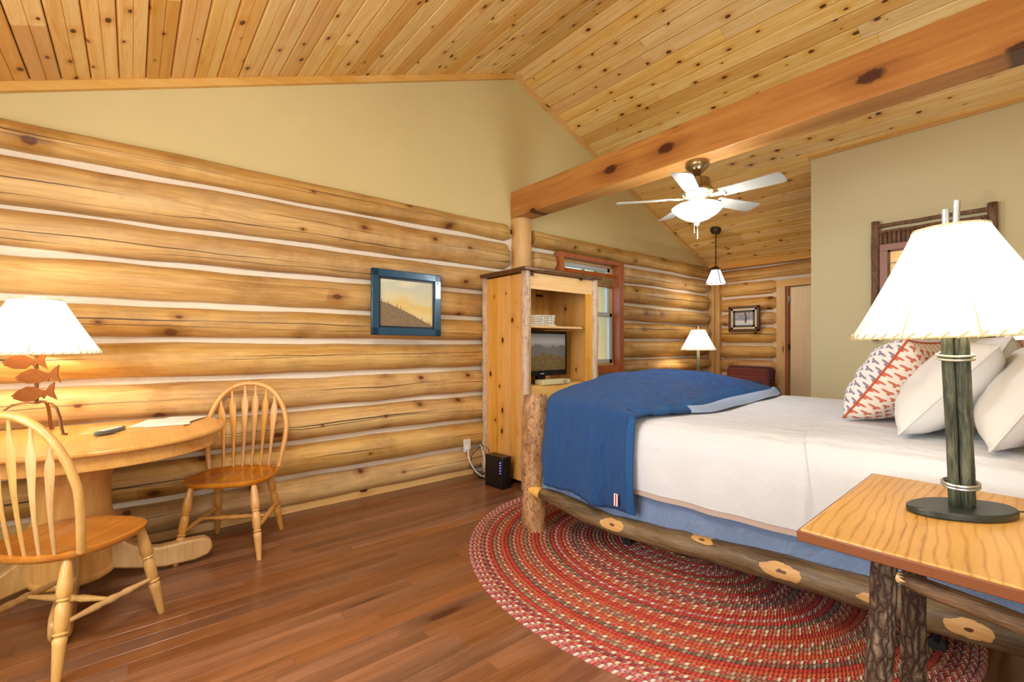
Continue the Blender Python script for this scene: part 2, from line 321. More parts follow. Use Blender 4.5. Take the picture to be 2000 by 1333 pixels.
BR = {'red': ('#c23a2c', '#cc4a3a', '#b23c34', '#a8302a'), 'orange': ('#d05c34', '#c84a34', '#bc6440', '#cc5430'),
      'mix': ('#dcc8ac', '#c04a3c', '#c8624e', '#a06a50'), 'tan': ('#b49a7a', '#8c5a48', '#9c7a5c', '#a83c34'),
      'pink': ('#dcc4b8', '#c46c64', '#b4504e', '#bc7c74'), 'wine': ('#8c3438', '#a8484c', '#c09c8c', '#7c3034'),
      'brown': ('#6c5848', '#a49078', '#84604c', '#8c3430'), 'rust': ('#c86a48', '#d8a884', '#b44a34', '#bc3e30')}
for k, c in BR.items(): M['braid_' + k] = mat_braid('braid_' + k, c)

# ---------------------------------------------------------------- mesh helper
class G:
    def __init__(s): s.v = []; s.f = []; s.uv = None; s.mi = []; s.cur = 0
    def add(s, vs, fs):
        b = len(s.v); s.v += [tuple(p) for p in vs]; s.f += [tuple(b + i for i in f) for f in fs]; s.mi += [s.cur] * len(fs); return s
    def box(s, c, d, m=None):
        x, y, z = d[0] / 2, d[1] / 2, d[2] / 2
        vs = [Vector((i * x, j * y, k * z)) for i in (-1, 1) for j in (-1, 1) for k in (-1, 1)]
        if m is not None: vs = [m @ p for p in vs]
        vs = [p + Vector(c) for p in vs]
        return s.add(vs, [(0, 1, 3, 2), (4, 6, 7, 5), (0, 4, 5, 1), (2, 3, 7, 6), (0, 2, 6, 4), (1, 5, 7, 3)])
    def bb(s, a, b): return s.box([(a[i] + b[i]) / 2 for i in range(3)], [abs(b[i] - a[i]) for i in range(3)])
    def tube(s, pts, rad, n=12, flat=None, closed=False, jit=0.0, seed=0):
        pts = [Vector(p) for p in pts]; L = len(pts)
        if not hasattr(rad, '__len__'): rad = [rad] * L
        t0 = (pts[1] - pts[0]).normalized(); up = Vector((0, 0, 1)) if abs(t0.z) < .9 else Vector((1, 0, 0))
        nx = t0.cross(up).normalized(); vs = []
        for i, p in enumerate(pts):
            if closed: t = (pts[(i + 1) % L] - pts[i - 1]).normalized()
            else: t = (pts[min(i + 1, L - 1)] - pts[max(i - 1, 0)]).normalized()
            nx = (nx - t * nx.dot(t)).normalized(); ny = t.cross(nx)
            for k in range(n):
                a = 2 * math.pi * k / n; r = rad[i]
                if jit: r *= 1 + jit * noise.noise(Vector((math.cos(a) * 1.6 + seed * 7.3, math.sin(a) * 1.6, p.length * 9 + seed)))
                ex, ey = (1, 1) if flat is None else flat
                vs.append(p + nx * math.cos(a) * r * ex + ny * math.sin(a) * r * ey)
        fs = []
        for i in range(L if closed else L - 1):
            j = (i + 1) % L
            for k in range(n): fs.append((i * n + k, i * n + (k + 1) % n, j * n + (k + 1) % n, j * n + k))
        if not closed: fs.append(tuple(range(n - 1, -1, -1))); fs.append(tuple((L - 1) * n + k for k in range(n)))
        return s.add(vs, fs)
    def lathe(s, prof, c=(0, 0, 0), n=24, m=None, jit=0, lobes=0):
        vs = []
        for (r, z) in prof:
            for k in range(n):
                a = 2 * math.pi * k / n
                p = Vector((r * math.cos(a), r * math.sin(a), z)); p = m @ p if m is not None else p
                vs.append(p + Vector(c))
        fs = []; L = len(prof)
        for i in range(L - 1):
            for k in range(n): fs.append((i * n + k, i * n + (k + 1) % n, (i + 1) * n + (k + 1) % n, (i + 1) * n + k))
        if prof[0][0] > 1e-4: fs.append(tuple(range(n - 1, -1, -1)))
        if prof[-1][0] > 1e-4: fs.append(tuple((L - 1) * n + k for k in range(n)))
        return s.add(vs, fs)
    def prism(s, poly, z0, z1, m=None, c=(0, 0, 0)):
        n = len(poly); vs = [Vector((x, y, z0)) for x, y in poly] + [Vector((x, y, z1)) for x, y in poly]
        vs = [(m @ p if m is not None else p) + Vector(c) for p in vs]
        return s.add(vs, [tuple(range(n - 1, -1, -1)), tuple(range(n, 2 * n))] + [(i, (i + 1) % n, n + (i + 1) % n, n + i) for i in range(n)])
    def grid(s, fn, nu, nv, wrap=False):
        vs = [fn(i / nu, j / nv) for i in range(nu + 1) for j in range(nv + 1)]
        fs = [(i * (nv + 1) + j, (i + 1) * (nv + 1) + j, (i + 1) * (nv + 1) + j + 1, i * (nv + 1) + j + 1) for i in range(nu) for j in range(nv)]
        s.uvg = (nu, nv); b = len(s.v); s.add(vs, fs)
        if s.uv is None: s.uv = {}
        for i in range(nu + 1):
            for j in range(nv + 1): s.uv[b + i * (nv + 1) + j] = (i / nu, j / nv)
        return s
    def mesh(s, name, mats, smooth=35):
        me = bpy.data.meshes.new(name); me.from_pydata(s.v, [], s.f); me.validate(verbose=False)
        for m in mats: me.materials.append(m)
        if len(mats) > 1 and len(me.polygons) == len(s.mi): me.polygons.foreach_set('material_index', s.mi)
        if s.uv:
            ul = me.uv_layers.new(name='uv')
            for lp in me.loops: ul.data[lp.index].uv = s.uv.get(lp.vertex_index, (0, 0))
        if smooth:
            me.shade_smooth()
            if smooth < 180: me.set_sharp_from_angle(angle=R(smooth))
        me.update(); return me
def obj(name, g, mat, parent=None, smooth=35, bevel=0, solid=0, sub=0, **props):
    mats = mat if isinstance(mat, (list, tuple)) else [mat]
    me = g.mesh(name, [M[x] if isinstance(x, str) else x for x in mats], smooth) if isinstance(g, G) else g
    o = bpy.data.objects.new(name, me); COL.objects.link(o); o.parent = parent
    if solid: md = o.modifiers.new('solid', 'SOLIDIFY'); md.thickness = solid; md.offset = 0
    if bevel: md = o.modifiers.new('bevel', 'BEVEL'); md.width = bevel; md.segments = 2; md.limit_method = 'ANGLE'; md.angle_limit = R(40)
    if sub: md = o.modifiers.new('sub', 'SUBSURF'); md.levels = sub; md.render_levels = sub
    for k, v in props.items(): o[k] = v
    return o
def thing(name, label, cat, loc=(0, 0, 0), rz=0, group=None, tilt=None):
    o = bpy.data.objects.new(name, None); COL.objects.link(o); o.location = loc; o.rotation_euler = (tilt[0], tilt[1], rz) if tilt else (0, 0, rz)
    o.empty_display_size = .1; o['label'] = label; o['category'] = cat
    if group: o['group'] = group
    return o
def tag(o, label, cat, group=None):
    o['label'] = label; o['category'] = cat
    if group: o['group'] = group
    return o
def struct(name, g, mat, **k):
    o = obj(name, g, mat, **k); o['kind'] = 'structure'; return o
def copy_tree(o, parent=None):
    c = o.copy(); COL.objects.link(c); c.parent = parent
    for ch in list(o.children): copy_tree(ch, c)
    return c

# ---------------------------------------------------------------- the room
XW = -3.66           # plaster / chinking plane of the left wall
YF = 7.16            # chinking plane of the far log wall
XR = 1.6; YB = -1.6
RU, RZ, SL = 3.04, 4.02, .388
def zc(u): return RZ - SL * abs(u - RU)
PX, PU, PZ = -1.68, 5.322, zc(5.322)

# floor -------------------------------------------------
fl = struct('floor', G().bb((XW - .1, YB, -.05), (XR, YF + .1, -.004)), 'dark')
PW = .085; rows = []
cands = []
x = XW
while x < XR:
    y = YB - random.random() * .8
    while y < YF:
        ln = random.uniform(.45, 1.5); y2 = min(y + ln, YF)
        y1 = max(y, YB)
        if y2 - y1 > .02: cands.append((x, min(x + PW, XR), y1, y2))
        y = y + ln
    x += PW
Fx, Fy = -math.sin(R(50.5)), math.cos(R(50.5))
def depth(c):
    a, b = (c[0] + c[1]) / 2, (c[2] + c[3]) / 2; t = Fx * a + Fy * b; r = Fy * a - Fx * b
    in_rug = ((a + 1.5) / 1.2) ** 2 + ((b - 2.5) / 1.1) ** 2 < 1
    hid = b > 3.0 and a > -2.9
    return (t if t > 1.2 and abs(r / t) < 1.2 and not in_rug and not hid else 100 + abs(t)) 
cands.sort(key=depth)
def plank_geo(g, a, b, c, d, z=0.0, ch=.0007):
    g.add([(a, c, -.02), (b, c, -.02), (b, d, -.02), (a, d, -.02), (a, c, z - ch), (b, c, z - ch), (b, d, z - ch), (a, d, z - ch),
           (a + ch, c + ch, z), (b - ch, c + ch, z), (b - ch, d - ch, z), (a + ch, d - ch, z)],
          [(0, 1, 5, 4), (1, 2, 6, 5), (2, 3, 7, 6), (3, 0, 4, 7), (4, 5, 9, 8), (5, 6, 10, 9), (6, 7, 11, 10), (7, 4, 8, 11), (8, 9, 10, 11)])
rest = G()
for i, (a, b, c, d) in enumerate(cands):
    if i < 295:
        g = G(); cx, cy = (a + b) / 2, (c + d) / 2
        plank_geo(g, a - cx, b - cx, c - cy, d - cy, random.uniform(-.0006, .0004))
        o = obj('floor_plank', g, 'floor', fl, smooth=0); o.location = (cx, cy, 0)
    else: plank_geo(rest, a, b, c, d)
def floor_rest_mat():
    return wood('hardwood_floor_rest', '#8a5c3e', '#6c442a', '#482c1a', 'Y', (.7, 12), (2.5, 90), kprob=.02, kd=(1, 4), across='X', rough=.3, tint=.0, bump=.05, spec=.45, coat=.22)
obj('floor_boards', rest, floor_rest_mat(), fl, smooth=0, kind='stuff')

# ceilings ----------------------------------------------
def ceiling(side, name):
    run = (RU - YB + .1) if side < 0 else (YF - RU + .1)
    slope = math.hypot(run, run * SL); ang = math.atan(SL)
    back = G(); y1 = RU + side * run
    back.add([(XW, RU, RZ + .03), (XR, RU, RZ + .03), (XR, y1, zc(y1) + .03), (XW, y1, zc(y1) + .03)], [(0, 1, 2, 3)])
    root = struct(name, back, 'dark', solid=.02)
    PWc = .133; n = int(slope / PWc) + 1
    for i in range(n):
        s0 = i * PWc + .0022; s1 = min((i + 1) * PWc - .0022, slope)
        if s1 - s0 < .03: continue
        x = XW + .0
        first = random.uniform(.5, 3.2)
        while x < XR:
            ln = first if x == XW else random.uniform(1.6, 3.8); first = 0
            x2 = min(x + ln, XR)
            w2 = (s1 - s0) / 2; hl = (x2 - x) / 2; c = .0075
            g = G(); pr = [(-w2, 0), (-w2 + c, -.010), (-.0035, -.010), (0, -.0045), (.0035, -.010), (w2 - c, -.010), (w2, 0), (w2, .012), (-w2, .012)]
            k = len(pr); vs = [(-hl + .0008, a, b) for a, b in pr] + [(hl - .0008, a, b) for a, b in pr]
            g.add(vs, [tuple(range(k)), tuple(range(2 * k - 1, k - 1, -1))] + [(q, k + q, k + (q + 1) % k, (q + 1) % k) for q in range(k)])
            o = obj('ceiling_plank', g, 'ceil', root, smooth=0)
            sc = (s0 + s1) / 2
            o.location = ((x + x2) / 2, RU + side * sc * math.cos(ang), RZ - sc * math.sin(ang) + .006 + random.uniform(0, .0015))
            o.rotation_euler = (-side * ang, 0, 0)
            x = x2
    return root
ceiling(-1, 'ceiling_left'); ceiling(1, 'ceiling_right')

# rake and eave trims -----------------------------------
def rake(name, u0, u1, x0, x1, h, mat):
    g = G(); v = []
    for xx in (x0, x1):
        v += [(xx, u0, zc(u0) - h), (xx, u1, zc(u1) - h), (xx, u1, zc(u1) + .01), (xx, u0, zc(u0) + .01)]
    g.add(v, [(0, 3, 2, 1), (4, 5, 6, 7), (0, 1, 5, 4), (3, 7, 6, 2), (0, 4, 7, 3), (1, 2, 6, 5)])
    return struct(name, g, mat)
rake('trim_1', YB, RU, XW, XW + .035, .055, 'trim_y'); rake('trim_2', RU, YF, XW, XW + .035, .055, 'trim_y')
struct('trim_3', G().bb((PX - .02, PU - .02, PZ - .03), (XR, PU + .001, PZ + .03)), 'trim')
struct('trim_4', G().bb((XW, YF - .16, zc(YF) - .03), (XR, YF + .02, zc(YF - .1) + .02)), 'trim')

# left wall: plaster gable over log courses --------------
wl = G()
zt = 2.46
wl.add([(XW, YB, zt - .1), (XW, YF, zt - .1), (XW, YF, zc(YF) + .03), (XW, RU, RZ + .03), (XW, YB, zc(YB) + .03)], [(0, 1, 2, 3, 4)])
WY0, WY1, WZ0, WZ1 = 3.66, 4.66, .97, 2.21    # window opening
wall_left = struct('wall_left', wl, 'plaster', solid=0)
cg = G()
def rect(g, x, y0, y1, z0, z1): g.add([(x, y0, z0), (x, y1, z0), (x, y1, z1), (x, y0, z1)], [(0, 1, 2, 3)])
XC = XW + .012
rect(cg, XC, YB, WY0, 0, zt - .1); rect(cg, XC, WY1, YF + .1, 0, zt - .1); rect(cg, XC, WY0, WY1, 0, WZ0); rect(cg, XC, WY0, WY1, WZ1, zt - .1)
obj('chinking', cg, 'chink', wall_left, smooth=0)
# outer skin so that the sun and sky do not leak
og = G(); og.bb((XW - .3, YB, 0), (XW - .26, WY0, 4.1)).bb((XW - .3, WY1, 0), (XW - .26, YF + .3, 4.1)).bb((XW - .3, WY0, 0), (XW - .26, WY1, WZ0)).bb((XW - .3, WY0, WZ1), (XW - .26, WY1, 4.1))
obj('outer_skin', og, 'dark', wall_left, smooth=0)

def log_course(axis, a0, a1, z0, z1, plane, out, parent, seed, mat, taper0=0, taper1=0, proud=.085, gap=.018):
    """half-round log lying along an axis, its wall-side cut by the chinking plane"""
    n = max(10, int((a1 - a0) / .09)); m = 16; b0 = (z1 - z0) / 2 - gap; zm0 = (z0 + z1) / 2
    g = G()
    def fn(i, j):
        a = a0 + (a1 - a0) * i
        wob = noise.noise(Vector((a * .9, seed * 3.7, 0))); wob2 = noise.noise(Vector((a * 2.3, seed * 5.1, 4)))
        b = b0 * (1 + .05 * wob) + .008 * wob2; zm = zm0 + .013 * noise.noise(Vector((a * .8, seed * 9.1, 8))) + .005 * noise.noise(Vector((a * 3.6, seed * 4.1, 2))); pr = proud * (1 + .14 * wob2)
        e = 1.0
        for dd, tp in ((a - a0, taper0), (a1 - a, taper1)):
            if tp: q = min(1, max(0, dd / tp)); e = min(e, math.sin(q * math.pi / 2) ** .45 if q > 0 else 0.0)
        th = -math.pi / 2 * 1.15 + math.pi * 1.15 * j
        c, s_ = math.cos(th), math.sin(th)
        r = 1 + .02 * noise.noise(Vector((a * 3, j * 5, seed)))
        dz = b * s_ * r * (.55 + .45 * e); dx = (pr * max(-.4, c) * r) * e
        if axis == 'Y': return (plane + out * (dx + .004), a, zm + dz)
        return (a, plane + out * (dx + .004), zm + dz)
    g.grid(fn, n, m)
    # end caps
    for i in (0, n):
        g.add([g.v[i * (m + 1) + j] for j in range(m + 1)], [tuple(range(m + 1))])
    return obj('log', g, mat, parent, smooth=180)
LV = [2.455, 2.262, 1.968, 1.732, 1.48, 1.25, 1.0, .752, .505, .255, .03]
for i in range(len(LV) - 1):
    log_course('Y', YB, 2.985, LV[i + 1], LV[i], XC, 1, wall_left, i + 1, 'log_y', taper1=.05, proud=.09 + .012 * (i % 3))
    if i < 1:
        log_course('Y', 3.24, 7.02, LV[i + 1] - .015, LV[i], XC, 1, wall_left, i + 31, 'log_y', proud=.10)
RV = [2.43, 2.24, 2.01, 1.75, 1.525, 1.30, 1.05, .84, .6, .34, .08]
for i in range(1, len(RV) - 1):
    a = (RV[i + 1], RV[i])
    log_course('Y', 4.735, 6.96, a[0], a[1], XC, 1, wall_left, i + 51, 'log_y', taper0=.10, taper1=.10, proud=.115)
    if RV[i] < .9: log_course('Y', 3.24, 4.72, a[0], a[1], XC, 1, wall_left, i + 71, 'log_y', proud=.10)
    else: log_course('Y', 3.24, 3.60, a[0], a[1], XC, 1, wall_left, i + 71, 'log_y', taper1=.06, taper0=.04, proud=.10)
# scribed corner board and scalloped chink between the two log walls
struct('corner_post', G().bb((XC, 7.0, 0), (XC + .10, YF + .02, 2.24)).bb((XC, 7.06, 0), (XC + .16, YF + .02, 2.24)), 'log_z', bevel=.02)
# baseboard in pieces
bb = struct('baseboard_left', G().bb((XC + .02, YB, 0), (XC + .045, 2.5, .085)), 'trim_y', bevel=.003)

# post in the left wall under the beam
pt = G().tube([(XC + .03, 3.105, z * .25) for z in range(0, 11)] + [(XC + .03, 3.105, 2.52)], .108, 20, jit=.05, seed=3)
po = struct('post_under_beam', pt, 'log_z', smooth=180)
# ridge beam below the roof ridge
bm_ = struct('beam', G().bb((XW - .02, 3.0, 2.522), (XR, 3.195, 2.79)), 'beam', bevel=.006)

# far log wall --------------------------------------------
wf = G(); DX0, DX1, DZ = -2.545, -1.72, 2.045
def rectx(g, y, x0, x1, z0, z1): g.add([(x0, y, z0), (x1, y, z0), (x1, y, z1), (x0, y, z1)], [(0, 3, 2, 1)])
rectx(wf, YF, XW, DX0, 0, 2.6); rectx(wf, YF, DX0, DX1, DZ, 2.6); rectx(wf, YF, DX1, XR, 0, 2.6)
wall_far = struct('wall_far', wf, 'chink', smooth=0)
FV = [2.392, 2.185, 1.955, 1.72, 1.51, 1.245, 1.015, .78, .54, .30, .06]
for i in range(len(FV) - 1):
    if i < 1: log_course('X', -3.56, XR, FV[i + 1], FV[i], YF, -1, wall_far, i + 91, 'log_x', proud=.11)
    else:
        log_course('X', -3.535, -2.665, FV[i + 1], FV[i], YF, -1, wall_far, i + 91, 'log_x', taper0=.09, taper1=.05, proud=.10)
# door with casing
dc = struct('trim_5', G().bb((-2.66, YF - .11, 0), (DX0, YF - .02, 2.14)), 'trim_z', bevel=.004)
struct('trim_6', G().bb((-2.66, YF - .115, DZ + .0), (DX1 + .1, YF - .02, 2.142)), 'trim', bevel=.004)
struct('trim_7', G().bb((DX0, YF - .08, 0), (DX0 + .03, YF + .12, DZ)), 'casing')
dr = struct('door_1', G().bb((0, -.02, .01), (.78, .02, DZ - .015)), 'door', bevel=.003); dr.location = (-2.485, YF - .06, 0); dr.rotation_euler = (0, 0, R(-7))
for z in (.3, 1.2, 1.86):
    obj('hinge', G().bb((-.03, -.03, z - .045), (.0, -.018, z + .045)), 'black', dr)
rectw = G().bb((-2.6, YF + .25, 0), (-1.5, YF + .3, 2.2)); struct('hall_wall', rectw, 'dark')

# partition and remaining shell ---------------------------
pw = G(); zb = 0
pw.add([(PX, PU, 0), (XR, PU, 0), (XR, PU, PZ), (PX, PU, PZ)], [(0, 1, 2, 3)])
pw.add([(PX, PU, 0), (PX, PU + .12, 0), (PX, PU + .12, PZ - .04), (PX, PU, PZ)], [(0, 3, 2, 1)])
pw.add([(PX, PU + .12, 0), (XR, PU + .12, 0), (XR, PU + .12, PZ - .05), (PX, PU + .12, PZ - .05)], [(0, 3, 2, 1)])
struct('wall_partition', pw, 'plaster2', smooth=0)
wr = G(); wr.add([(XR, YB, 0), (XR, YF, 0), (XR, YF, zc(YF) + .05), (XR, RU, RZ + .05), (XR, YB, zc(YB) + .05)], [(0, 4, 3, 2, 1)])
struct('wall_right', wr, 'plaster', smooth=0)
wb = G(); wb.add([(XW, YB, 0), (XR, YB, 0), (XR, YB, 2.4), (XW, YB, 2.4)], [(0, 3, 2, 1)])
struct('wall_back', wb, 'plaster', smooth=0)

# two unseen window frames added around the back and side fill lights
def added_window(name, w_, h_, loc, rz):
    g = G(); a, b, t_ = w_ / 2, h_ / 2, .08
    g.bb((-a - t_, -.03, b), (a + t_, .03, b + t_)).bb((-a - t_, -.03, -b - t_), (a + t_, .03, -b)).bb((-a - t_, -.03, -b), (-a, .03, b)).bb((a, -.03, -b), (a + t_, .03, b))
    o = struct(name, g, 'trim', bevel=.004); o.location = loc; o.rotation_euler = (0, 0, rz)
    for k in (-1, 0, 1) if w_ > 2 else (0,): obj('mullion', G().bb((k * w_ / 4 - .02, -.02, -b), (k * w_ / 4 + .02, .03, b)), 'vinyl', o)
    obj('meeting_rail', G().bb((-a, -.015, -.02), (a, .025, .02)), 'vinyl', o)
added_window('added_window_back', 2.4, 1.3, (-1.1, -1.47, 1.45), 0); added_window('added_window_side', 1.6, 1.4, (1.42, .1, 1.6), R(90))

# window ----------------------------------------------------
wn = struct('window_1', G().bb((XW - .24, WY0, WZ0), (XW - .0, WY0 + .03, WZ1)).bb((XW - .24, WY1 - .03, WZ0), (XW, WY1, WZ1)).bb((XW - .24, WY0, WZ1 - .03), (XW, WY1, WZ1)).bb((XW - .24, WY0, WZ0), (XW + .02, WY1, WZ0 + .03)), 'trim_z', bevel=.003)
for nm, a, b in (('casing', (XC + .07, 3.602, .901), (XC + .10, WY0 + .012, 2.248)), ('casing', (XC + .07, WY1 - .01, .901), (XC + .10, 4.733, 2.248)),
                 ('casing', (XC + .071, 3.60, WZ1 - .01), (XC + .101, 4.735, 2.25)), ('casing', (XC + .071, 3.60, .885), (XC + .101, 4.735, WZ0 + .01))):
    obj(nm, G().bb((XC - .01, a[1], a[2]), b), 'casing', wn, bevel=.003)
XG = XW - .03
for (z0, z1, dx) in ((WZ0 + .03, 1.62, .02), (1.58, WZ1 - .03, -.015)):
    s0, s1 = WY0 + .03, WY1 - .03
    fr = G(); t_ = .05
    fr.bb((XG + dx - .02, s0, z0), (XG + dx + .02, s0 + t_, z1)).bb((XG + dx - .02, s1 - t_, z0), (XG + dx + .02, s1, z1)).bb((XG + dx - .02, s0, z0), (XG + dx + .02, s1, z0 + t_)).bb((XG + dx - .02, s0, z1 - t_), (XG + dx + .02, s1, z1))
    f = obj('sash', fr, 'vinyl', wn, bevel=.004)
    obj('pane', G().bb((XG + dx - .003, s0 + t_, z0 + t_), (XG + dx + .003, s1 - t_, z1 - t_)), 'glass', f)
bl = thing('window_blind', 'raised wooden slat blind stacked at the top of the window', 'blind', (XW + .03, 4.16, 1.97))
obj('headrail', G().box((0, 0, .105), (.05, .92, .04)), 'casing', bl)
for k in range(9): obj('slat', G().box((0, 0, .08 - k * .011), (.048, .90, .004), Matrix.Rotation(R(random.uniform(-4, 4)), 3, 'Y')), 'trim_y', bl)
obj('bottom_rail', G().box((0, 0, -.03), (.045, .90, .02)), 'casing', bl, bevel=.003)
# greenery outside
tm = NT('leafy_green'); tf = tm.noise(tm.coord(), 6, 4)
leafm = tm.out(tm.mix(tf, lin('#3f7d4c'), lin('#a8d890')), .7)
tr = thing('garden_tree', 'leafy green tree standing outside the window', 'tree', (-7.2, 7.2, -.4))
obj('trunk', G().tube([(0, 0, 0), (.05, .05, 1.2), (0, .1, 2.4), (.1, 0, 3.4)], [.12, .1, .08, .05], 10), 'bark', tr)
lf = G()
for k in range(2600):
    v = Vector((random.gauss(0, 1), random.gauss(0, 1), random.gauss(0, 1))).normalized() * random.uniform(.5, 1.0) ** .5
    c = Vector((v.x * 1.7, v.y * 2.2, 2.5 + v.z * 2.0)); m = Matrix.Rotation(random.uniform(0, 6.3), 3, 'Z') @ Matrix.Rotation(random.uniform(-1.2, 1.2), 3, 'X')
    lf.add([c + m @ Vector(p) for p in ((-.05, 0, 0), (0, .1, .01), (.05, 0, 0), (0, -.08, 0))], [(0, 1, 2, 3)])
obj('foliage', lf, leafm, tr, smooth=0)
gr = struct('ground_outside', G().bb((-16, -2, -.6), (-4, 16, -.5)), simple('lawn', '#5c8a48', .9, var=.3, scale=3))

# ---------------------------------------------------------------- bed
BA = R(6.5); BO = (-2.30, 2.00)
bed = thing('bed', 'large rustic log bed with a peeled foot post and bark side rail', 'bed', (BO[0], BO[1], 0), BA)
def wavy(p, r, seed, amp=.03):
    return [rr * (1 + amp * 3 * noise.noise(Vector((seed * 3.1, i * .8, 0)))) for i, rr in enumerate(r)]
def log_post(v, s=0.0, h=.895, rad=.084, mat='peeled', seed=1, name='bed_post'):
    pts = [(s + .012 * noise.noise(Vector((seed, z * .6, 0))), v + .012 * noise.noise(Vector((seed, z * .6, 5))), h * z / 14) for z in range(15)]
    rd = [rad * (1.0 + .10 * noise.noise(Vector((seed * 2.2, z * .7, 9)))) for z in range(15)]; rd[-1] *= .93
    g = G().tube(pts, rd, 28, jit=.10, seed=seed)
    return obj(name, g, mat, bed, smooth=60)
p1 = log_post(.055, .045, .893, .083, 'peeled', 1)
kn = G().tube([(0, 0, 0), (-.03, -.015, .012), (-.055, -.02, .022)], [.03, .022, .012], 10); kb = obj('branch_stub', kn, 'peeled', p1); kb.location = (-.015, .06, .39)
log_post(1.93, .045, .893, .083, 'peeled', 2)
log_post(.055, 2.36, 1.25, .085, 'peeled', 4); log_post(1.93, 2.36, 1.25, .085, 'peeled', 5)
def rail_pts(vv, seed):
    zs = [(.11, .275), (.30, .262), (.5, .235), (.667, .222), (.95, .226), (1.215, .240), (1.45, .25), (1.7, .256), (2.0, .255), (2.3, .27)]
    rs = [.03, .048, .052, .052, .054, .056, .058, .06, .062, .06]
    return [(a, vv + .012 * noise.noise(Vector((a * 2, seed, 0))), b) for a, b in zs], rs
for vv, sd in ((0.0, 1), (1.985, 2)):
    p, r_ = rail_pts(vv, sd)
    # resample
    P2 = []; R2 = []
    for i in range(len(p) - 1):
        for k in range(4):
            q = k / 4; P2.append(Vector(p[i]).lerp(Vector(p[i + 1]), q)); R2.append(r_[i] * (1 - q) + r_[i + 1] * q)
    P2.append(Vector(p[-1])); R2.append(r_[-1])
    ro = obj('side_rail', G().tube(P2, R2, 20, jit=.16, seed=sd + 11), 'rail', bed, smooth=180)
    ten = obj('tenon', G().tube([(.06, vv, .28), (.15, vv, .272)], [.028, .04], 14), 'pine_x', ro)
obj('foot_rail', G().tube([(.05, .1 + k * .2, .28 + .02 * math.sin(k)) for k in range(10)], .05, 16, jit=.15, seed=5), 'rail', bed, smooth=180)
for z in (.75, 1.1): obj('headboard_rail', G().tube([(2.36, .1 + k * .2, z) for k in range(10)], .045, 14, jit=.1), 'peeled', bed, smooth=180)
def rbox(s0, s1, v0, v1, z0, z1, name, mat, bev, parent=bed):
    return obj(name, G().bb((s0, v0, z0), (s1, v1, z1)), mat, parent, bevel=bev)
rbox(.14, 2.28, .05, 1.93, .24, .46, 'box_spring', 'skirt', .02)
rbox(.13, 2.30, .02, 1.96, .45, .80, 'mattress', 'sheet', .06)
# bed skirt with soft folds
def skirtfn(i, j):
    s = .14 + 2.15 * i; z = .475 - .25 * j
    d = .008 + .030 * j + .010 * math.sin(s * 9 + math.sin(s * 4) * 2 + j * 1.5) * j
    return (s, .035 - d * .5, z)
obj('bed_skirt', G().grid(skirtfn, 120, 8), 'skirt', bed, smooth=180, solid=.003)
for (s, v) in ((.62, .25), (2.0, .25), (.62, 1.7), (2.0, 1.7), (1.3, .95)):
    fo = obj('support_leg', G().tube([(s, v, .22), (s, v, .04)], .016, 10).tube([(s, v - .1, .2), (s, v + .1, .2)], .014, 8), 'black', bed)
    obj('caster', G().tube([(s, v - .012, .03), (s, v + .012, .03)], .028, 16), 'rubber', fo)

# white coverlet, wrapped over the mattress ---------------------------------
cv = thing('white_coverlet', 'smooth white coverlet spread over the log bed', 'bedding', (BO[0], BO[1], 0), BA)
SH = [(-.022, .452), (-.028, .52), (-.030, .62), (-.026, .70), (-.012, .755), (.02, .795), (.07, .818), (.14, .828)]
def covfn(i, j):
    s = .72 + 1.62 * i
    n = len(SH) - 1; prof = SH + [(.5, .836), (.98, .838), (1.46, .836)] + [(1.96 - a, b) for a, b in reversed(SH)]
    q = j * (len(prof) - 1); k = min(int(q), len(prof) - 2); f = q - k
    v = prof[k][0] * (1 - f) + prof[k + 1][0] * f; z = prof[k][1] * (1 - f) + prof[k + 1][1] * f
    side = max(0, min(1, (.80 - z) / .3))
    foldA = math.exp(-((s - 1.60) / .018) ** 2) * .012 * side
    v0 = -1 if v < 1 else 1
    v += v0 * (foldA + side * (.006 * math.sin(s * 17 + 2 * math.sin(s * 5)) + .010 * noise.noise(Vector((s * 5, z * 2, 1)))) * (1 if s > .9 else .4))
    z += (1 - side) * (.006 * noise.noise(Vector((s * 4, v * 3, 3))) + .0) + side * (-.012 * math.sin(max(0, s - .85) * 2.2)) * (1 if z < .5 else .3)
    return (s, v, z)
obj('cloth', G().grid(covfn, 150, 112), 'coverlet', cv, smooth=180)
obj('hem', G().grid(lambda i, j: (lambda p: (p[0], p[1] + .004, p[2] - .028 + .03 * j))(covfn(i, 0.0)), 90, 2), 'hem', cv, smooth=180)
# top sheet turned back by the pillows
ts = obj('turned_sheet', G().grid(lambda i, j: (1.62 + .70 * i, -.036 + (.0 if j < .5 else (j - .5) * 1.9), (.46 + .76 * j if j < .5 else .846)), 20, 20), 'sheet', cv, smooth=60)
def tsfn(i, j):
    s = 1.56 + .78 * i + .18 * max(0, .5 - j) ; q = covfn(max(0, (s - .72) / 1.62), j * .96 + .012)
    return (s, q[1] - .010 * (1 if q[1] < .5 else 0) * (1 if q[2] < .80 else .3), q[2] + .008)
bpy.data.objects.remove(ts)
obj('turned_sheet', G().grid(tsfn, 40, 90), 'coverlet', cv, smooth=180)

# denim comforter folded over the foot end -----------------------------------
dn = thing('denim_comforter', 'blue denim comforter folded over the foot of the bed', 'bedding', (BO[0], BO[1], 0), BA)
W0, W1 = -.055, 2.02
near_s, far_s = .84, 1.02
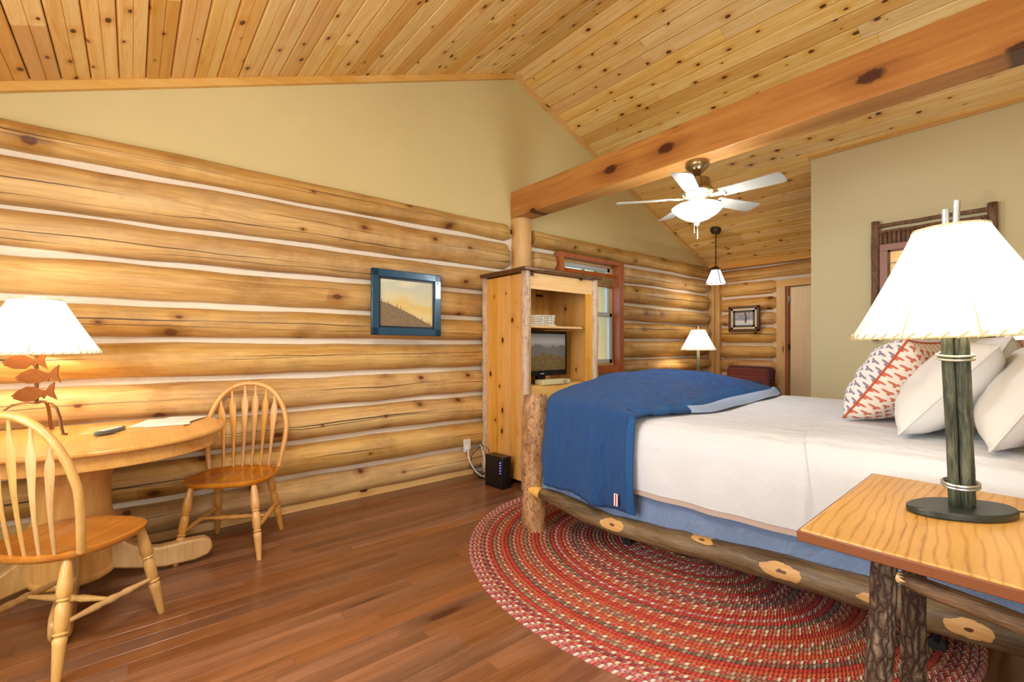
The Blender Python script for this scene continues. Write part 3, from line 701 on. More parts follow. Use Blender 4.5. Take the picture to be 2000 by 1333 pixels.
# perimeter of the covered zone, from the near side hem to the far side hem
per = []
for k in range(40): per.append((near_s - (near_s - .30) * k / 39, W0))
for k in range(1, 13): a = math.pi / 2 * k / 13; per.append((.30 - .13 * math.sin(a), W0 + .13 - .13 * math.cos(a)))
for k in range(62): per.append((.17 - .04 * math.sin(math.pi * k / 61), W0 + .13 + (W1 - W0 - .28) * k / 61))
for k in range(1, 13): a = math.pi / 2 * k / 13; per.append((.32 - .15 * math.cos(a), W1 - .15 + .15 * math.sin(a)))
for k in range(40): per.append((.32 + (far_s - .32) * k / 39, W1))
NP = len(per) - 1
def edge_s(v):
    q = (v - W0) / (W1 - W0); return near_s + .17 * min(1, max(0, (q - .04) / .18)) ** .8 + .02 * math.sin(q * 9) - .02 * q
def inner(w):
    q = w / NP; v = W0 + (W1 - W0) * (q * q * (3 - 2 * q) * .4 + q * .6); return (edge_s(v), v)
def topz(s, v):
    q = (v - W0) / (W1 - W0); dome = max(0, math.sin(math.pi * min(1, max(0, q)) )) ** .45
    es = max(0, min(1, (edge_s(v) - s) / .42)); fo = max(0, min(1, (s - .11) / .22))
    lift = (1 - (1 - es) ** 2.2); ff = 1 - (1 - fo) ** 2
    return .842 + dome * (.025 + .155 * lift) * (.45 + .55 * ff) + .006 * noise.noise(Vector((s * 6, v * 6, 2)))
def comf(i, j):
    w = i * NP; k = min(int(w), NP - 1); f = w - k
    px = per[k][0] * (1 - f) + per[k + 1][0] * f; pv = per[k][1] * (1 - f) + per[k + 1][1] * f
    a, b = max(0, k - 1), min(NP, k + 2); tx, tv = per[b][0] - per[a][0], per[b][1] - per[a][1]; L = math.hypot(tx, tv) or 1
    nx, nv = tv / L, -tx / L   # outward?
    if nx * (px - .6) + nv * (pv - 1) < 0: nx, nv = -nx, -nv
    I = inner(w)
    if j < .62:
        t = j / .62; te = 1 - (1 - t) ** 1.5; s = I[0] + (px - nx * .05 - I[0]) * te; v = I[1] + (pv - nv * .05 - I[1]) * te
        z = topz(s, v)
        # thickness at the folded edge
        z -= .012 * max(0, 1 - t / .02)
        wr_ = noise.noise(Vector((s * 2.5 + v * 1.2, v * 9 - s * 3, 1))) + .6 * noise.noise(Vector((s * 3 + 2 * v, v * 22 - s * 9, 5))); z += .020 * wr_ * min(1, t * 3)
        q9 = (v - .15 + s * .35) * 34 + 2.2 * math.sin(v * 6)
        z += .020 * max(0, math.sin(q9)) ** 2 * math.exp(-((t - .16) / .16) ** 2) * (1 if v < 1.5 else .3)
        return (s, v, z)
    t = (j - .62) / .38
    z0 = topz(px - nx * .05, pv - nv * .05)
    near = 1 if pv < .1 else 0
    if pv < .0: q = (px - .14) / .70; bot = .385 - .07 * min(1, max(0, q)) ** .6 + .012 * math.sin(px * 18)
    else: bot = .34 + .02 * math.sin(pv * 9)
    rr = .07
    if t < .25: a = t / .25 * math.pi / 2; off = -.05 + .05 * math.sin(a) * 1.0; z = z0 - rr * (1 - math.cos(a))
    else:
        q = (t - .25) / .75; off = 0.0 + .012 * math.sin(q * math.pi); z = z0 - rr + (bot - z0 + rr) * q
        arc = k + f
        fold = math.sin(arc * .34 + 1.3 * math.sin(arc * .11)) * .6 + noise.noise(Vector((arc * .16, q * 1.3, 7)))
        off += (.030 * fold + .012 * noise.noise(Vector((arc * .5, q * 2.5, 3)))) * q ** .7
        if pv < .05: off += .01 * math.exp(-((px - near_s + .04) / .03) ** 2)
    return (px + nx * off, pv + nv * off, z)
obj('cloth', G().grid(comf, 220, 76), 'denim', dn, smooth=180, solid=.006)
def seamfn(i, j):
    # stitched border strip along the folded edge
    p = comf(i, .004 + .030 * j); return (p[0], p[1], p[2] + .007)
obj('stitched_border', G().grid(seamfn, 160, 3), 'denim_seam', dn, smooth=180)
def sideseam(i, j):
    q = comf(.0 + .017 * i, .66 + .34 * j); return (q[0], q[1] - .006, q[2])
obj('side_hem', G().grid(sideseam, 6, 30), 'denim_seam', dn, smooth=180)
def linfn(i, j):
    v = .30 + 1.66 * i; s = edge_s(v) - .05 + (.05 + .11 * math.sin(math.pi * min(1, i * 1.02)) ** .5) * j
    return (s, v, .848 + .035 * math.sin(math.pi * j) + .004 * math.sin(v * 9 + j * 2) * j)
obj('lining', G().grid(linfn, 80, 10), 'lining', dn, smooth=180)
tg = obj('care_label', G().bb((.742, -.102, .365), (.764, -.099, .43)), 'white_plastic', dn); obj('red_stripe', G().bb((.750, -.104, .367), (.757, -.1015, .428)), simple('tag_red', '#c02c34', .7), tg)

# pillows ---------------------------------------------------
def cushion(wd, ht, th, n=26, sag=.0, seed=0):
    def side(sg):
        def fn(i, j):
            u, v = 2 * i - 1, 2 * j - 1
            e = max(0, (1 - abs(u) ** 2.6) * (1 - abs(v) ** 2.6)) ** .5
            kx = 1 - .07 * (1 - u * u) * 0 - .06 * (1 - abs(u)) * abs(v) ** 4
            x = wd / 2 * u * (1 - .07 * (1 - v * v)); y = ht / 2 * v * (1 - .07 * (1 - u * u))
            z = sg * th / 2 * e * (1 + .10 * noise.noise(Vector((u * 2.2, v * 2.2, seed)))) + .012 * noise.noise(Vector((u * 4, v * 4, seed + sg))) * e
            return (x, y, z)
        return fn
    a, b = G().grid(side(1), n, n), G().grid(side(-1), n, n)
    rim = []
    f = side(1)
    for k in range(n): rim.append(f(k / n, 0))
    for k in range(n): rim.append(f(1, k / n))
    for k in range(n): rim.append(f(1 - k / n, 1))
    for k in range(n): rim.append(f(0, 1 - k / n))
    return a, b, rim
def bedpt(s, v, z):
    return (BO[0] + s * math.cos(BA) - v * math.sin(BA), BO[1] + s * math.sin(BA) + v * math.cos(BA), z)
def pillow(name, label, s, v, wd, ht, th, lean, yaw, mats, seed, group=None, roll=0):
    # local x along the bed width, local y up; bottom edge rests on the bed
    a, b, rim = cushion(wd, ht, th, seed=seed)
    o = thing(name, label, 'pillow', bedpt(s, v, .84), 0, group)
    # matrix: x->bed v axis, y->up leaned toward head, z->towards foot
    base = Matrix.Rotation(BA + R(90) + yaw, 4, 'Z') @ Matrix.Rotation(R(90) + lean, 4, 'X') @ Matrix.Rotation(roll, 4, 'Z')
    h = ht / 2 * math.cos(lean) * .95 + th * .2 * math.sin(lean)
    off = Matrix.Translation(Vector((0, 0, h)))
    o.matrix_world = Matrix.Translation(Vector(o.location)) @ off @ base
    fa = obj('pillow_front', a, mats[0], o, smooth=180); fb = obj('pillow_back', b, mats[1], o, smooth=180)
    obj('piping', G().tube(rim, .005 if mats[2] == 'piping' else .004, 6, closed=True), mats[2], o, smooth=180)
    return o
pillow('patterned_cushion', 'white cushion with rust leaf print and rust piping leaning on white pillows', 1.85, .74, .50, .46, .28, R(34), R(-17), ('pat_red', 'pat_blue', 'piping'), 3)
pillow('bed_pillow', 'plump white pillow directly behind the patterned cushion', 2.03, .52, .70, .46, .24, R(38), 0, ('pillow', 'pillow', 'pillow'), 5, 'white bed pillows')
pillow('bed_pillow', 'white pillow nearest the headboard behind the bedside lamp', 2.25, .40, .72, .44, .22, R(30), 0, ('pillow', 'pillow', 'pillow'), 9, 'white bed pillows')
pillow('bed_pillow', 'white pillow on the far half of the bed', 2.16, 1.4, .74, .46, .24, R(24), 0, ('pillow', 'pillow', 'pillow'), 12, 'white bed pillows')

# ---------------------------------------------------------------- rug
rug = thing('braided_rug', 'large oval braided rug in reds and tans under the bed', 'rug', (-1.50, 2.48, 0))
seq = ['pink', 'pink', 'mix', 'wine', 'mix', 'red', 'tan', 'mix', 'orange', 'red', 'brown', 'mix', 'orange', 'rust', 'tan', 'mix', 'orange', 'red', 'rust', 'mix', 'brown', 'red', 'pink', 'red', 'rust', 'mix', 'wine', 'brown', 'wine', 'mix', 'wine', 'red', 'tan', 'mix', 'brown', 'red', 'mix', 'tan', 'red']
RW = .0240; RAx, RBx = 1.30, 1.165
for k in range(47):
    ax, bx = RAx - k * RW, RBx - k * RW
    if bx < .04: break
    n = max(40, int(190 * (ax / RAx))); per_ = math.pi * (3 * (ax + bx) - math.sqrt((3 * ax + bx) * (ax + 3 * bx))); st = round(per_ / .026)
    g = G(); g.uv = {}; prof = [(-.5, 0), (-.42, .007), (-.15, .011), (.15, .011), (.42, .007), (.5, 0)]
    m = len(prof)
    for i in range(n + 1):
        a = 2 * math.pi * i / n
        for j, (q, z) in enumerate(prof):
            wj = .0012 * math.sin(i * 2.1 + k)
            g.v.append(((ax - RW / 2 + q * RW + wj) * math.cos(a), (bx - RW / 2 + q * RW + wj) * math.sin(a), z + .0005)); g.uv[len(g.v) - 1] = (i / n * st, j / (m - 1))
    for i in range(n):
        for j in range(m - 1): g.f.append((i * m + j, (i + 1) * m + j, (i + 1) * m + j + 1, i * m + j + 1)); g.mi.append(0)
    obj('braid', g, 'braid_' + seq[k % len(seq)], rug, smooth=180)

# ---------------------------------------------------------------- bedside table
et = thing('bedside_table', 'square oak topped side table with dark bark legs near the bed', 'table', (-.425, 1.262, 0), R(1.5))
TZ = .77
obj('tabletop', G().bb((0.0, 0, TZ - .028), (.60, .755, TZ)), ['oak_top'], et, bevel=.006)
obj('edge_band', G().bb((-.004, -.004, TZ - .029), (.604, 0.002, TZ - .003)).bb((-.004, 0, TZ - .029), (.002, .759, TZ - .003)), 'cherry_edge', et, bevel=.004)
for (xx, yy, bx_, by_, rd, sd) in ((.150, .10, .125, .075, .026, 1), (.175, .30, .165, .33, .026, 2), (.50, .09, .54, .05, .030, 3), (.50, .66, .54, .70, .030, 4)):
    pts = [(xx + (bx_ - xx) * k / 10, yy + (by_ - yy) * k / 10, (TZ - .03) * (1 - k / 10)) for k in range(11)]
    obj('leg', G().tube(pts, [rd * (.95 + .2 * k / 10) for k in range(11)], 20, jit=.12, seed=sd), 'bark', et, smooth=180)
def stretcher(a, b, r=.022, seed=1):
    p = [Vector(a).lerp(Vector(b), k / 8) for k in range(9)]
    o = obj('stretcher', G().tube(p, [r * .55, r * .95, r, r, r * 1.05, r, r, r * .95, r * .55], 14, jit=.15, seed=seed), 'bark_x', et, smooth=180)
    obj('tenon', G().tube([Vector(a), p[1]], [r * .6, r * .8], 10), 'pine_x', o)
stretcher((.165, .10, .685), (.51, .09, .650), .020, 1); stretcher((.16, .34, .30), (.5, .62, .30), .02, 2); stretcher((.11, .07, .26), (.15, .34, .26), .02, 3)

# lamps with parchment shades ---------------------------------
def shade(parent, z0, z1, r0, r1, n=10, seg=6, tall=True, emis='shade'):
    g = G(); N = n * seg
    def rad(a, t):
        ph = (a * n / (2 * math.pi)) % 1.0
        sc = 1 - .035 * math.sin(math.pi * ph) * t  # slight scallop between panel seams
        r = r1 + (r0 - r1) * (t ** 1.06); return r * (1 - .030 * math.sin(math.pi * ph))
    g.grid(lambda i, j: (rad(i * 2 * math.pi, 1 - j) * math.cos(i * 2 * math.pi), rad(i * 2 * math.pi, 1 - j) * math.sin(i * 2 * math.pi), z0 + (z1 - z0) * j), N, 10)
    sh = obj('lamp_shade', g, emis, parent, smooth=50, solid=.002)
    st = G()
    for zz, rr, t in ((z0, r0, 1), (z1, r1, 0)):
        cnt = 44 if t else 26
        st.tube([(rad(a, t) * math.cos(a), rad(a, t) * math.sin(a), zz) for a in [2 * math.pi * k / 60 for k in range(60)]], .0028, 6, closed=True)
        for k in range(cnt):
            a = 2 * math.pi * k / cnt; b = a + .6 * 2 * math.pi / cnt; d = .012 if t else -.010
            st.tube([((rad(a, t) + .003) * math.cos(a), (rad(a, t) + .003) * math.sin(a), zz - .003), ((rad(b, t) + .001) * math.cos(b), (rad(b, t) + .001) * math.sin(b), zz + d)], .0022, 5)
    obj('stitching', st, 'stitch', sh, kind='stuff')
    for k in range(0, n, 1):
        a = 2 * math.pi * k / n; ri = G()
        ri.tube([((rad(a, 1) + .001) * math.cos(a), (rad(a, 1) + .001) * math.sin(a), z0 + .003), ((rad(a, .7) + .001) * math.cos(a), (rad(a, .7) + .001) * math.sin(a), z0 + (z1 - z0) * .3)], [.0022, .0006], 5)
        obj('panel_seam', ri, 'stitch', sh)
    return sh
def bulb(loc, e, col=(1, .90, .73), name='lamp_bulb_light', size=.035):
    return light(name, 'POINT', loc, e, col, size)

# near bedside lamp
LX, LY = -.186, 1.715
nl = thing('table_lamp', 'tall lamp of bundled dark green sticks on the near oak side table', 'lamp', (LX, LY, TZ), 0, None, (R(1.9), R(-1.6)))
ov = [(.098 * math.cos(a) * (1 + .03 * math.sin(5 * a)), .128 * math.sin(a) * (1 + .02 * math.cos(7 * a))) for a in [2 * math.pi * k / 26 for k in range(26)]]
Mrot = Matrix.Rotation(R(50.5), 3, 'Z')
ov = [(-.0 + .135 * math.cos(a) * (1 + .02 * math.sin(5 * a)), (.074) * math.sin(a) * (1 + .03 * math.cos(4 * a))) for a in [2 * math.pi * k / 26 for k in range(26)]]
obj('base', G().prism(ov, .001, .020, Mrot), 'slate', nl, bevel=.004).rotation_euler = (R(-1.9), R(1.6), 0)
for k, (a, b) in enumerate(((-.021, -.002), (.001, -.014), (.023, -.001), (.003, .014))):
    ax = Mrot @ Vector((a, b, 0))
    st = [(ax.x + .003 * noise.noise(Vector((k, z, 0))), ax.y + .003 * noise.noise(Vector((k, z, 4))), .02 + .47 * z / 10) for z in range(11)]
    obj('stick', G().tube(st, .0118, 12, jit=.22, seed=k + 3), 'greenwood', nl, smooth=180)
for z in (.075, .083, .415, .425):
    obj('wire_wrap', G().tube([Mrot @ Vector((.042 * math.cos(a), .03 * math.sin(a), z + .004 * math.sin(a * 1))) for a in [2 * math.pi * k / 24 for k in range(24)]], .0035, 8, closed=True), 'wire', nl)
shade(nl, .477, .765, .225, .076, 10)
for dx in (-.008, .010): obj('finial', G().tube([(dx, 0, .74), (dx * 1.3 + .004, .004, .825 + dx)], .0075, 10), 'steel', nl)
obj('socket', G().tube([(0, 0, .48), (0, 0, .56)], .016, 12), 'brass', nl)
bulb((LX, LY, TZ + .62), 2.6)
obj('lamp_cord', G().tube([(.09, .09, .004), (.16, .13, .004), (.30, .16, .004), (.352, .17, .003)], .0022, 8), 'black', nl)

# second bedside lamp beyond the bed on its own table
nt = thing('nightstand', 'oak topped nightstand on the far side of the bed', 'table', (-.1, 4.62, 0))
obj('tabletop', G().bb((-.28, -.26, .74), (.28, .26, .77)), 'oak_top', nt, bevel=.005)
for a in (-.22, .22):
    for b in (-.2, .2): obj('leg', G().tube([(a, b, .0), (a, b, .4), (a, b, .745)], .035, 14, jit=.1), 'bark', nt)
fl2 = thing('table_lamp', 'lamp cut by the frame edge, standing beyond the bed by the cream wall', 'lamp', (-.11, 4.6, .77))
obj('base', G().lathe([(.0, 0), (.10, 0), (.10, .015), (.0, .02)], n=24), 'slate', fl2)
for a in (-.02, .02): obj('stick', G().tube([(a, 0, .01), (a, 0, .45)], .018, 12, jit=.15), 'greenwood', fl2)
shade(fl2, .435, .70, .215, .083, 10); bulb((-.11, 4.6, 1.36), 14)

# corner lamp
ct = thing('corner_table', 'small dark side table in the log corner beyond the bed', 'table', (-3.12, 5.85, 0))
obj('tabletop', G().lathe([(0, .72), (.25, .72), (.255, .735), (.25, .75), (0, .75)], n=30), 'oak_top', ct)
for k in range(3): a = k * 2.09; obj('leg', G().tube([(.2 * math.cos(a), .2 * math.sin(a), 0), (.12 * math.cos(a), .12 * math.sin(a), .73)], .02, 10), 'bark', ct)
cl = thing('table_lamp', 'dark stemmed lamp with lit white shade in the log corner', 'lamp', (-3.12, 5.75, .75))
obj('base', G().lathe([(0, 0), (.09, 0), (.09, .015), (.02, .03), (0, .03)], n=24), 'dkmetal', cl)
obj('pole', G().tube([(0, 0, .02), (0, 0, .42)], .020, 12, jit=.1), 'greenwood', cl)
shade(cl, .405, .675, .222, .085, 10)
obj('finial', G().tube([(0, 0, .66), (0, 0, .72)], .006, 8), 'steel', cl)
bulb((-3.12, 5.75, 1.29), 14)

# plaid chair back
ch0 = thing('plaid_armchair', 'red and navy plaid armchair in the corner beyond the bed', 'chair', (-2.93, 6.40, 0), R(-100))
obj('seat', G().bb((-.33, -.35, .12), (.35, .35, .46)), 'plaid', ch0, bevel=.05)
obj('backrest', G().box((-.30, 0, .62), (.18, .66, .62), Matrix.Rotation(R(-8), 3, 'Y')), 'plaid', ch0, bevel=.06)
for s in (-1, 1): obj('armrest', G().bb((-.3, s * .36 - .08, .1), (.34, s * .36 + .08, .62)), 'plaid', ch0, bevel=.05)
for a in (-.28, .28):
    for b in (-.36, .36): obj('foot', G().bb((a - .03, b - .03, 0), (a + .03, b + .03, .12)), 'dkmetal', ch0)

# ---------------------------------------------------------------- armoire
AY0, AY1 = 2.568, 3.45; AX0, AX1 = XC + .10, -2.93; AH = 1.85
ar = thing('armoire', 'tall pine armoire with log corner poles and open TV bay', 'cabinet', (AX0, AY0, 0))
dx = AX1 - AX0; dy = AY1 - AY0
for k in range(6):
    a = .03 + (dx - .07) * k / 6; b = .03 + (dx - .07) * (k + 1) / 6
    obj('side_board', G().bb((a + .0015, .012, .05), (b - .0015, .032, AH - .01)), 'pine_z', ar, bevel=.003)
    obj('side_board', G().bb((a + .0015, dy - .032, .05), (b - .0015, dy - .012, AH - .01)), 'pine_z', ar, bevel=.003)
for k in range(8):
    a = .03 + (dy - .06) * k / 8; b = .03 + (dy - .06) * (k + 1) / 8
    obj('back_board', G().bb((.02, a + .0015, .05), (.035, b - .0015, AH - .01)), 'pine_z', ar, bevel=.003)
for (a, b, sd, r_) in ((.02, .015, 1, .030), (dx - .005, .0, 2, .037), (.02, dy, 3, .03), (dx - .005, dy, 4, .036)):
    pts = [(a + .012 * noise.noise(Vector((sd, z * .5, 0))), b + .012 * noise.noise(Vector((sd, z * .5, 3))), AH * z / 20) for z in range(21)]
    obj('corner_pole', G().tube(pts, r_, 16, jit=.18, seed=sd), 'birch', ar, smooth=180)
top = [(-.03, -.05), (.2, -.055), (.45, -.048), (dx + .05, -.06), (dx + .075, .2), (dx + .06, .5), (dx + .075, .75), (dx + .05, dy + .06), (.3, dy + .05), (-.03, dy + .05)]
obj('live_edge_top', G().prism(top, AH, AH + .032), 'live_edge', ar, bevel=.008)
FX = dx - .022
obj('header_rail', G().bb((FX, .035, AH - .145), (FX + .02, dy - .035, AH - .005)), 'pine_x', ar, bevel=.002)
obj('stile', G().bb((FX, .03, .05), (FX + .02, .06, AH - .14)), 'pine_z', ar, bevel=.002)
obj('stile', G().bb((FX, dy - .115, .05), (FX + .02, dy - .03, AH - .14)), 'pine_z', ar, bevel=.002)
obj('shelf', G().bb((.035, .035, 1.375), (FX - .02, dy - .12, 1.395)), 'pine_x', ar, bevel=.002)
obj('shelf', G().bb((.035, .035, .845), (FX + .01, dy - .035, .87)), 'pine_x', ar, bevel=.002)
obj('middle_rail', G().bb((FX, .06, .75), (FX + .02, dy - .11, .845)), 'pine_x', ar, bevel=.002)
for k, zz in enumerate((.56, .36, .16)):
    d = obj('drawer', G().bb((FX + .004, .07, zz), (FX + .028, dy - .12, zz + .175)), 'pine_x', ar, bevel=.004)
    for yy in (.2, dy - .25): obj('knob', G().lathe([(.006, 0), (.008, .012), (.016, .02), (.012, .03), (0, .032)], (FX + .028, yy, zz + .09), 12, Matrix.Rotation(R(90), 3, 'Y')), 'dkmetal', d)
obj('bottom_panel', G().bb((.03, .03, .05), (FX, dy - .03, .07)), 'pine_x', ar)
def A(x, y, z): return (AX0 + x, AY0 + y, z)
# tv
tv = thing('television', 'small black flat television showing misty mountains inside the armoire', 'television', A(.40, .375, .87))
def mat_tv():
    t = NT('tv_screen'); s = t.sep(t.coord('UV')); x_, y_ = s[0], s[1]
    base = t.ramp(y_, [(0, lin('#3a2c1c')), (.35, lin('#54452e')), (.6, lin('#4c4a44')), (.78, lin('#7c7870')), (1, lin('#5c5a58'))])
    n1 = t.noise(t.comb(t.math('MULTIPLY', x_, 3.0), 0.0, 0.0), 1.3, 4); n2 = t.noise(t.comb(t.math('MULTIPLY', x_, 3.0), 4.0, 0.0), 1.6, 5)
    m1 = t.math('LESS_THAN', y_, t.math('MULTIPLY_ADD', n1, .55, .38)); m2 = t.math('LESS_THAN', y_, t.math('MULTIPLY_ADD', n2, .6, .12))
    c = t.mix(m1, base, lin('#4e4a44')); tr_ = t.noise(t.comb(t.math('MULTIPLY', x_, 9.0), t.math('MULTIPLY', y_, 7.0), 0.0), 2.5, 5)
    c = t.mix(m2, c, t.mix(tr_, lin('#1c1a12'), lin('#6a5530')))
    return t.out(c, .25, Emission_Color=c, Emission_Strength=.75, Coat_Weight=.3)
M['tvs'] = mat_tv()
tw, th_ = .66, .42
obj('bezel', G().bb((-.025, -tw / 2, .065), (.02, tw / 2, .065 + th_)), 'black', tv, bevel=.006)
obj('screen', G().grid(lambda i, j: (.0215, -tw / 2 + .028 + (tw - .056) * i, .065 + .052 + (th_ - .080) * j), 1, 1), 'tvs', tv, smooth=0)
obj('logo', G().bb((.0205, -.022, .083), (.0225, .022, .089)), 'white_plastic', tv)
obj('neck', G().bb((-.02, -.05, .01), (.01, .05, .08)), 'black', tv)
obj('stand_foot', G().prism([(.10 * math.cos(a), .19 * math.sin(a)) for a in [2 * math.pi * k / 28 for k in range(28)]], .001, .016), 'black', tv, bevel=.004)
bx = thing('cream_box', 'flat cream box with a small oval emblem below the television', 'box', A(.57, .37, .871))
obj('box_body', G().bb((-.06, -.17, 0), (.05, .17, .042)), 'beige', bx, bevel=.004)
obj('emblem', G().tube([(.051, .1 + .022 * math.cos(a), .021 + .011 * math.sin(a)) for a in [2 * math.pi * k / 16 for k in range(16)]], .002, 6, closed=True), 'dkmetal', bx)
# basket on the shelf
bk = thing('woven_basket', 'white open-weave basket on the upper armoire shelf', 'basket', A(.44, .25, 1.396))
for r_i in range(6):
    for off in (0, math.pi / 10):
        pts = []
        for k in range(60):
            a = 2 * math.pi * k / 60; e = .8; cx = math.copysign(abs(math.cos(a)) ** .5, math.cos(a)); sy = math.copysign(abs(math.sin(a)) ** .5, math.sin(a))
            o_ = .004 * math.sin(a * 20 + off * 20 + r_i * math.pi); ex = 1 + .06 * r_i / 5
            pts.append(((.12 + o_) * cx * ex, (.175 + o_) * sy * ex, .008 + r_i * .016 + (.004 * math.sin(3 * a) if r_i == 5 else 0)))
        obj('weave', G().tube(pts, .0055, 6, closed=True), 'woven', bk, smooth=180) if off == 0 else None
obj('base', G().bb((-.115, -.17, .001), (.115, .17, .01)), 'woven', bk)
for k in range(28):
    a = 2 * math.pi * k / 28; cx = math.copysign(abs(math.cos(a)) ** .5, math.cos(a)); sy = math.copysign(abs(math.sin(a)) ** .5, math.sin(a))
    obj('stake', G().tube([(.121 * cx, .176 * sy, .004), (.128 * cx, .186 * sy, .092 + .008 * math.sin(a * 2))], .004, 6), 'woven', bk)

# black box on the floor beside the armoire
rb = thing('black_device', 'black box with a column of blue lights on the floor by the armoire', 'appliance', (-3.17, 2.452, 0), R(4))
obj('body', G().bb((-.10, -.06, .0), (.125, .045, .27)), 'black', rb, bevel=.006)
for k in range(5): obj('indicator', G().tube([(.100, -.060, .225 - .022 * k), (.100, -.0625, .225 - .022 * k)], .005, 8), 'led', rb)
# outlet and cords
ou = thing('power_outlet', 'white wall outlet low on the logs beside the armoire', 'outlet', (XC + .118, 2.375, .30))
obj('plate', G().box((0, 0, 0), (.012, .075, .115)), 'white_plastic', ou, bevel=.003)
obj('plug', G().box((.022, 0, -.02), (.035, .028, .03)), 'white_plastic', ou, bevel=.004)
c1 = Vector((.022, 0, -.02))
obj('power_cord', G().tube([(0, 0, 0), (.04, -.03, -.05), (.04, .0, -.14), (.06, .05, -.22), (.08, .10, -.262), (.09, .14, -.24), (.05, .15, -.12), (.0, .15, -.02), (-.01, .14, .01)], .006, 8), 'white_plastic', ou, smooth=180).location = c1
obj('power_cord', G().tube([(0, 0, 0), (.03, -.03, -.07), (.05, .02, -.17), (.08, .07, -.235), (.12, .12, -.25)], .005, 8), 'white_plastic', ou, smooth=180).location = (.012, .015, -.04)
obj('power_cord', G().tube([(.28, .02, .006), (.10, -.02, .02), (.02, .03, .01), (-.05, -.03, .015), (.06, -.05, .02), (.10, .0, .035), (-.03, .02, .03), (-.06, -.12, .10), (-.05, -.10, .22), (-.02, .0, .30), (.02, .04, .26), (.10, .0, .12), (.14, -.02, .01)], .004, 8), 'black', rb, smooth=180).location = (-.27, .07, 0)
obj('power_cord', G().tube([(.12, .03, .004), (.0, .05, .012), (-.06, .0, .008), (.0, -.06, .014), (.08, -.03, .01), (.05, .04, .02), (-.02, .01, .024)], .005, 8), 'black', rb, smooth=180).location = (-.27, .07, 0)

# ---------------------------------------------------------------- pictures
def mat_hill():
    t = NT('sunset_hill_painting'); s = t.sep(t.coord('UV')); x_, y_ = s[0], s[1]
    sky = t.ramp(t.math('ADD', y_, t.math('MULTIPLY', t.math('SUBTRACT', t.noise(t.comb(x_, y_, 0.0), 2.6, 5), .5), .9)), [(.15, lin('#e6d294')), (.42, lin('#e0c478')), (.6, lin('#dcd4a8')), (.85, lin('#c8ccb8')), (1, lin('#e0dcc0'))])
    edge = t.math('ADD', t.math('SUBTRACT', .50, t.math('MULTIPLY', t.math('POWER', x_, 1.25), .50)), t.math('MULTIPLY', t.noise(t.comb(x_, 0.0, 0.0), 9.0, 3), .05))
    d = t.math('SUBTRACT', edge, y_)
    tree = t.math('MULTIPLY', t.math('GREATER_THAN', t.noise(t.comb(t.math('MULTIPLY', x_, 60.0), 0.0, 0.0), 1.0, 0), .62), .06)
    hill = t.math('GREATER_THAN', d, 0.0); trm = t.math('GREATER_THAN', t.math('ADD', d, tree), 0.0)
    hc = t.mix(t.noise(t.comb(t.math('MULTIPLY', x_, 26.0), t.math('MULTIPLY', y_, 8.0), 0.0), 1.6, 5), lin('#4c3e28'), lin('#a8906c'))
    c = t.mix(trm, sky, lin('#3c3420')); c = t.mix(hill, c, hc); return t.out(c, .6)
M['hill'] = mat_hill()
def mat_tree():
    t = NT('winter_tree_picture'); s = t.sep(t.coord('UV')); x_, y_ = s[0], s[1]
    sky = t.ramp(y_, [(0, lin('#c8d0dc')), (.3, lin('#e4e4e4')), (.45, lin('#8c9cb0')), (1, lin('#c4cdd8'))])
    xx = t.math('SUBTRACT', x_, .55); wdt = t.math('ABSOLUTE', t.math('SUBTRACT', xx, t.math('MULTIPLY', t.math('SINE', t.math('MULTIPLY', y_, 3.0)), .06)))
    trunk = t.math('MULTIPLY', t.math('LESS_THAN', wdt, .04), t.math('GREATER_THAN', y_, .15))
    fan = t.math('LESS_THAN', t.math('ABSOLUTE', xx), t.math('MULTIPLY', t.math('SUBTRACT', y_, .25), .9))
    br = t.math('MULTIPLY', fan, t.math('GREATER_THAN', t.noise(t.comb(t.math('DIVIDE', xx, t.math('MAXIMUM', y_, .1)), t.math('MULTIPLY', y_, .6), 0.0), 14.0, 3), .53))
    c = t.mix(br, sky, lin('#7a5c50')); c = t.mix(trunk, c, lin('#4a3228')); return t.out(c, .5)
M['wtree'] = mat_tree()
def picture(parent, w_, h_, fw, d, mf, layers, matname):
    """in the local x-z plane, facing -y"""
    for (a, b) in (((-w_ / 2, h_ / 2 - fw), (w_ / 2, h_ / 2)), ((-w_ / 2, -h_ / 2), (w_ / 2, -h_ / 2 + fw)), ((-w_ / 2, -h_ / 2), (-w_ / 2 + fw, h_ / 2)), ((w_ / 2 - fw, -h_ / 2), (w_ / 2, h_ / 2))):
        obj('frame_rail', G().bb((a[0], -d, a[1]), (b[0], 0, b[1])), mf, parent, bevel=.006)
    x0, z0 = w_ / 2 - fw, h_ / 2 - fw; yy = -d * .55
    for (wd_, mm) in layers:
        g = G()
        g.bb((-x0, yy, z0 - wd_), (x0, yy + .006, z0)).bb((-x0, yy, -z0), (x0, yy + .006, -z0 + wd_)).bb((-x0, yy, -z0), (-x0 + wd_, yy + .006, z0)).bb((x0 - wd_, yy, -z0), (x0, yy + .006, z0))
        obj('mat_border' if 'mat' in mm else 'inner_lip', g, mm, parent); x0 -= wd_; z0 -= wd_; yy += .003
    obj('canvas', G().grid(lambda i, j: (-x0 + 2 * x0 * i, yy + .004, -z0 + 2 * z0 * j), 1, 1), matname, parent, smooth=0)
p1_ = thing('framed_painting', 'sunset hillside painting in a dark teal frame on the log wall', 'picture', (-3.515, 1.762, 1.565), R(90), None)
p1_.rotation_euler = (R(-1), R(0.5), R(90))
picture(p1_, .625, .53, .062, .03, 'frame_blue', [(.014, 'frame_dark')], 'hill')
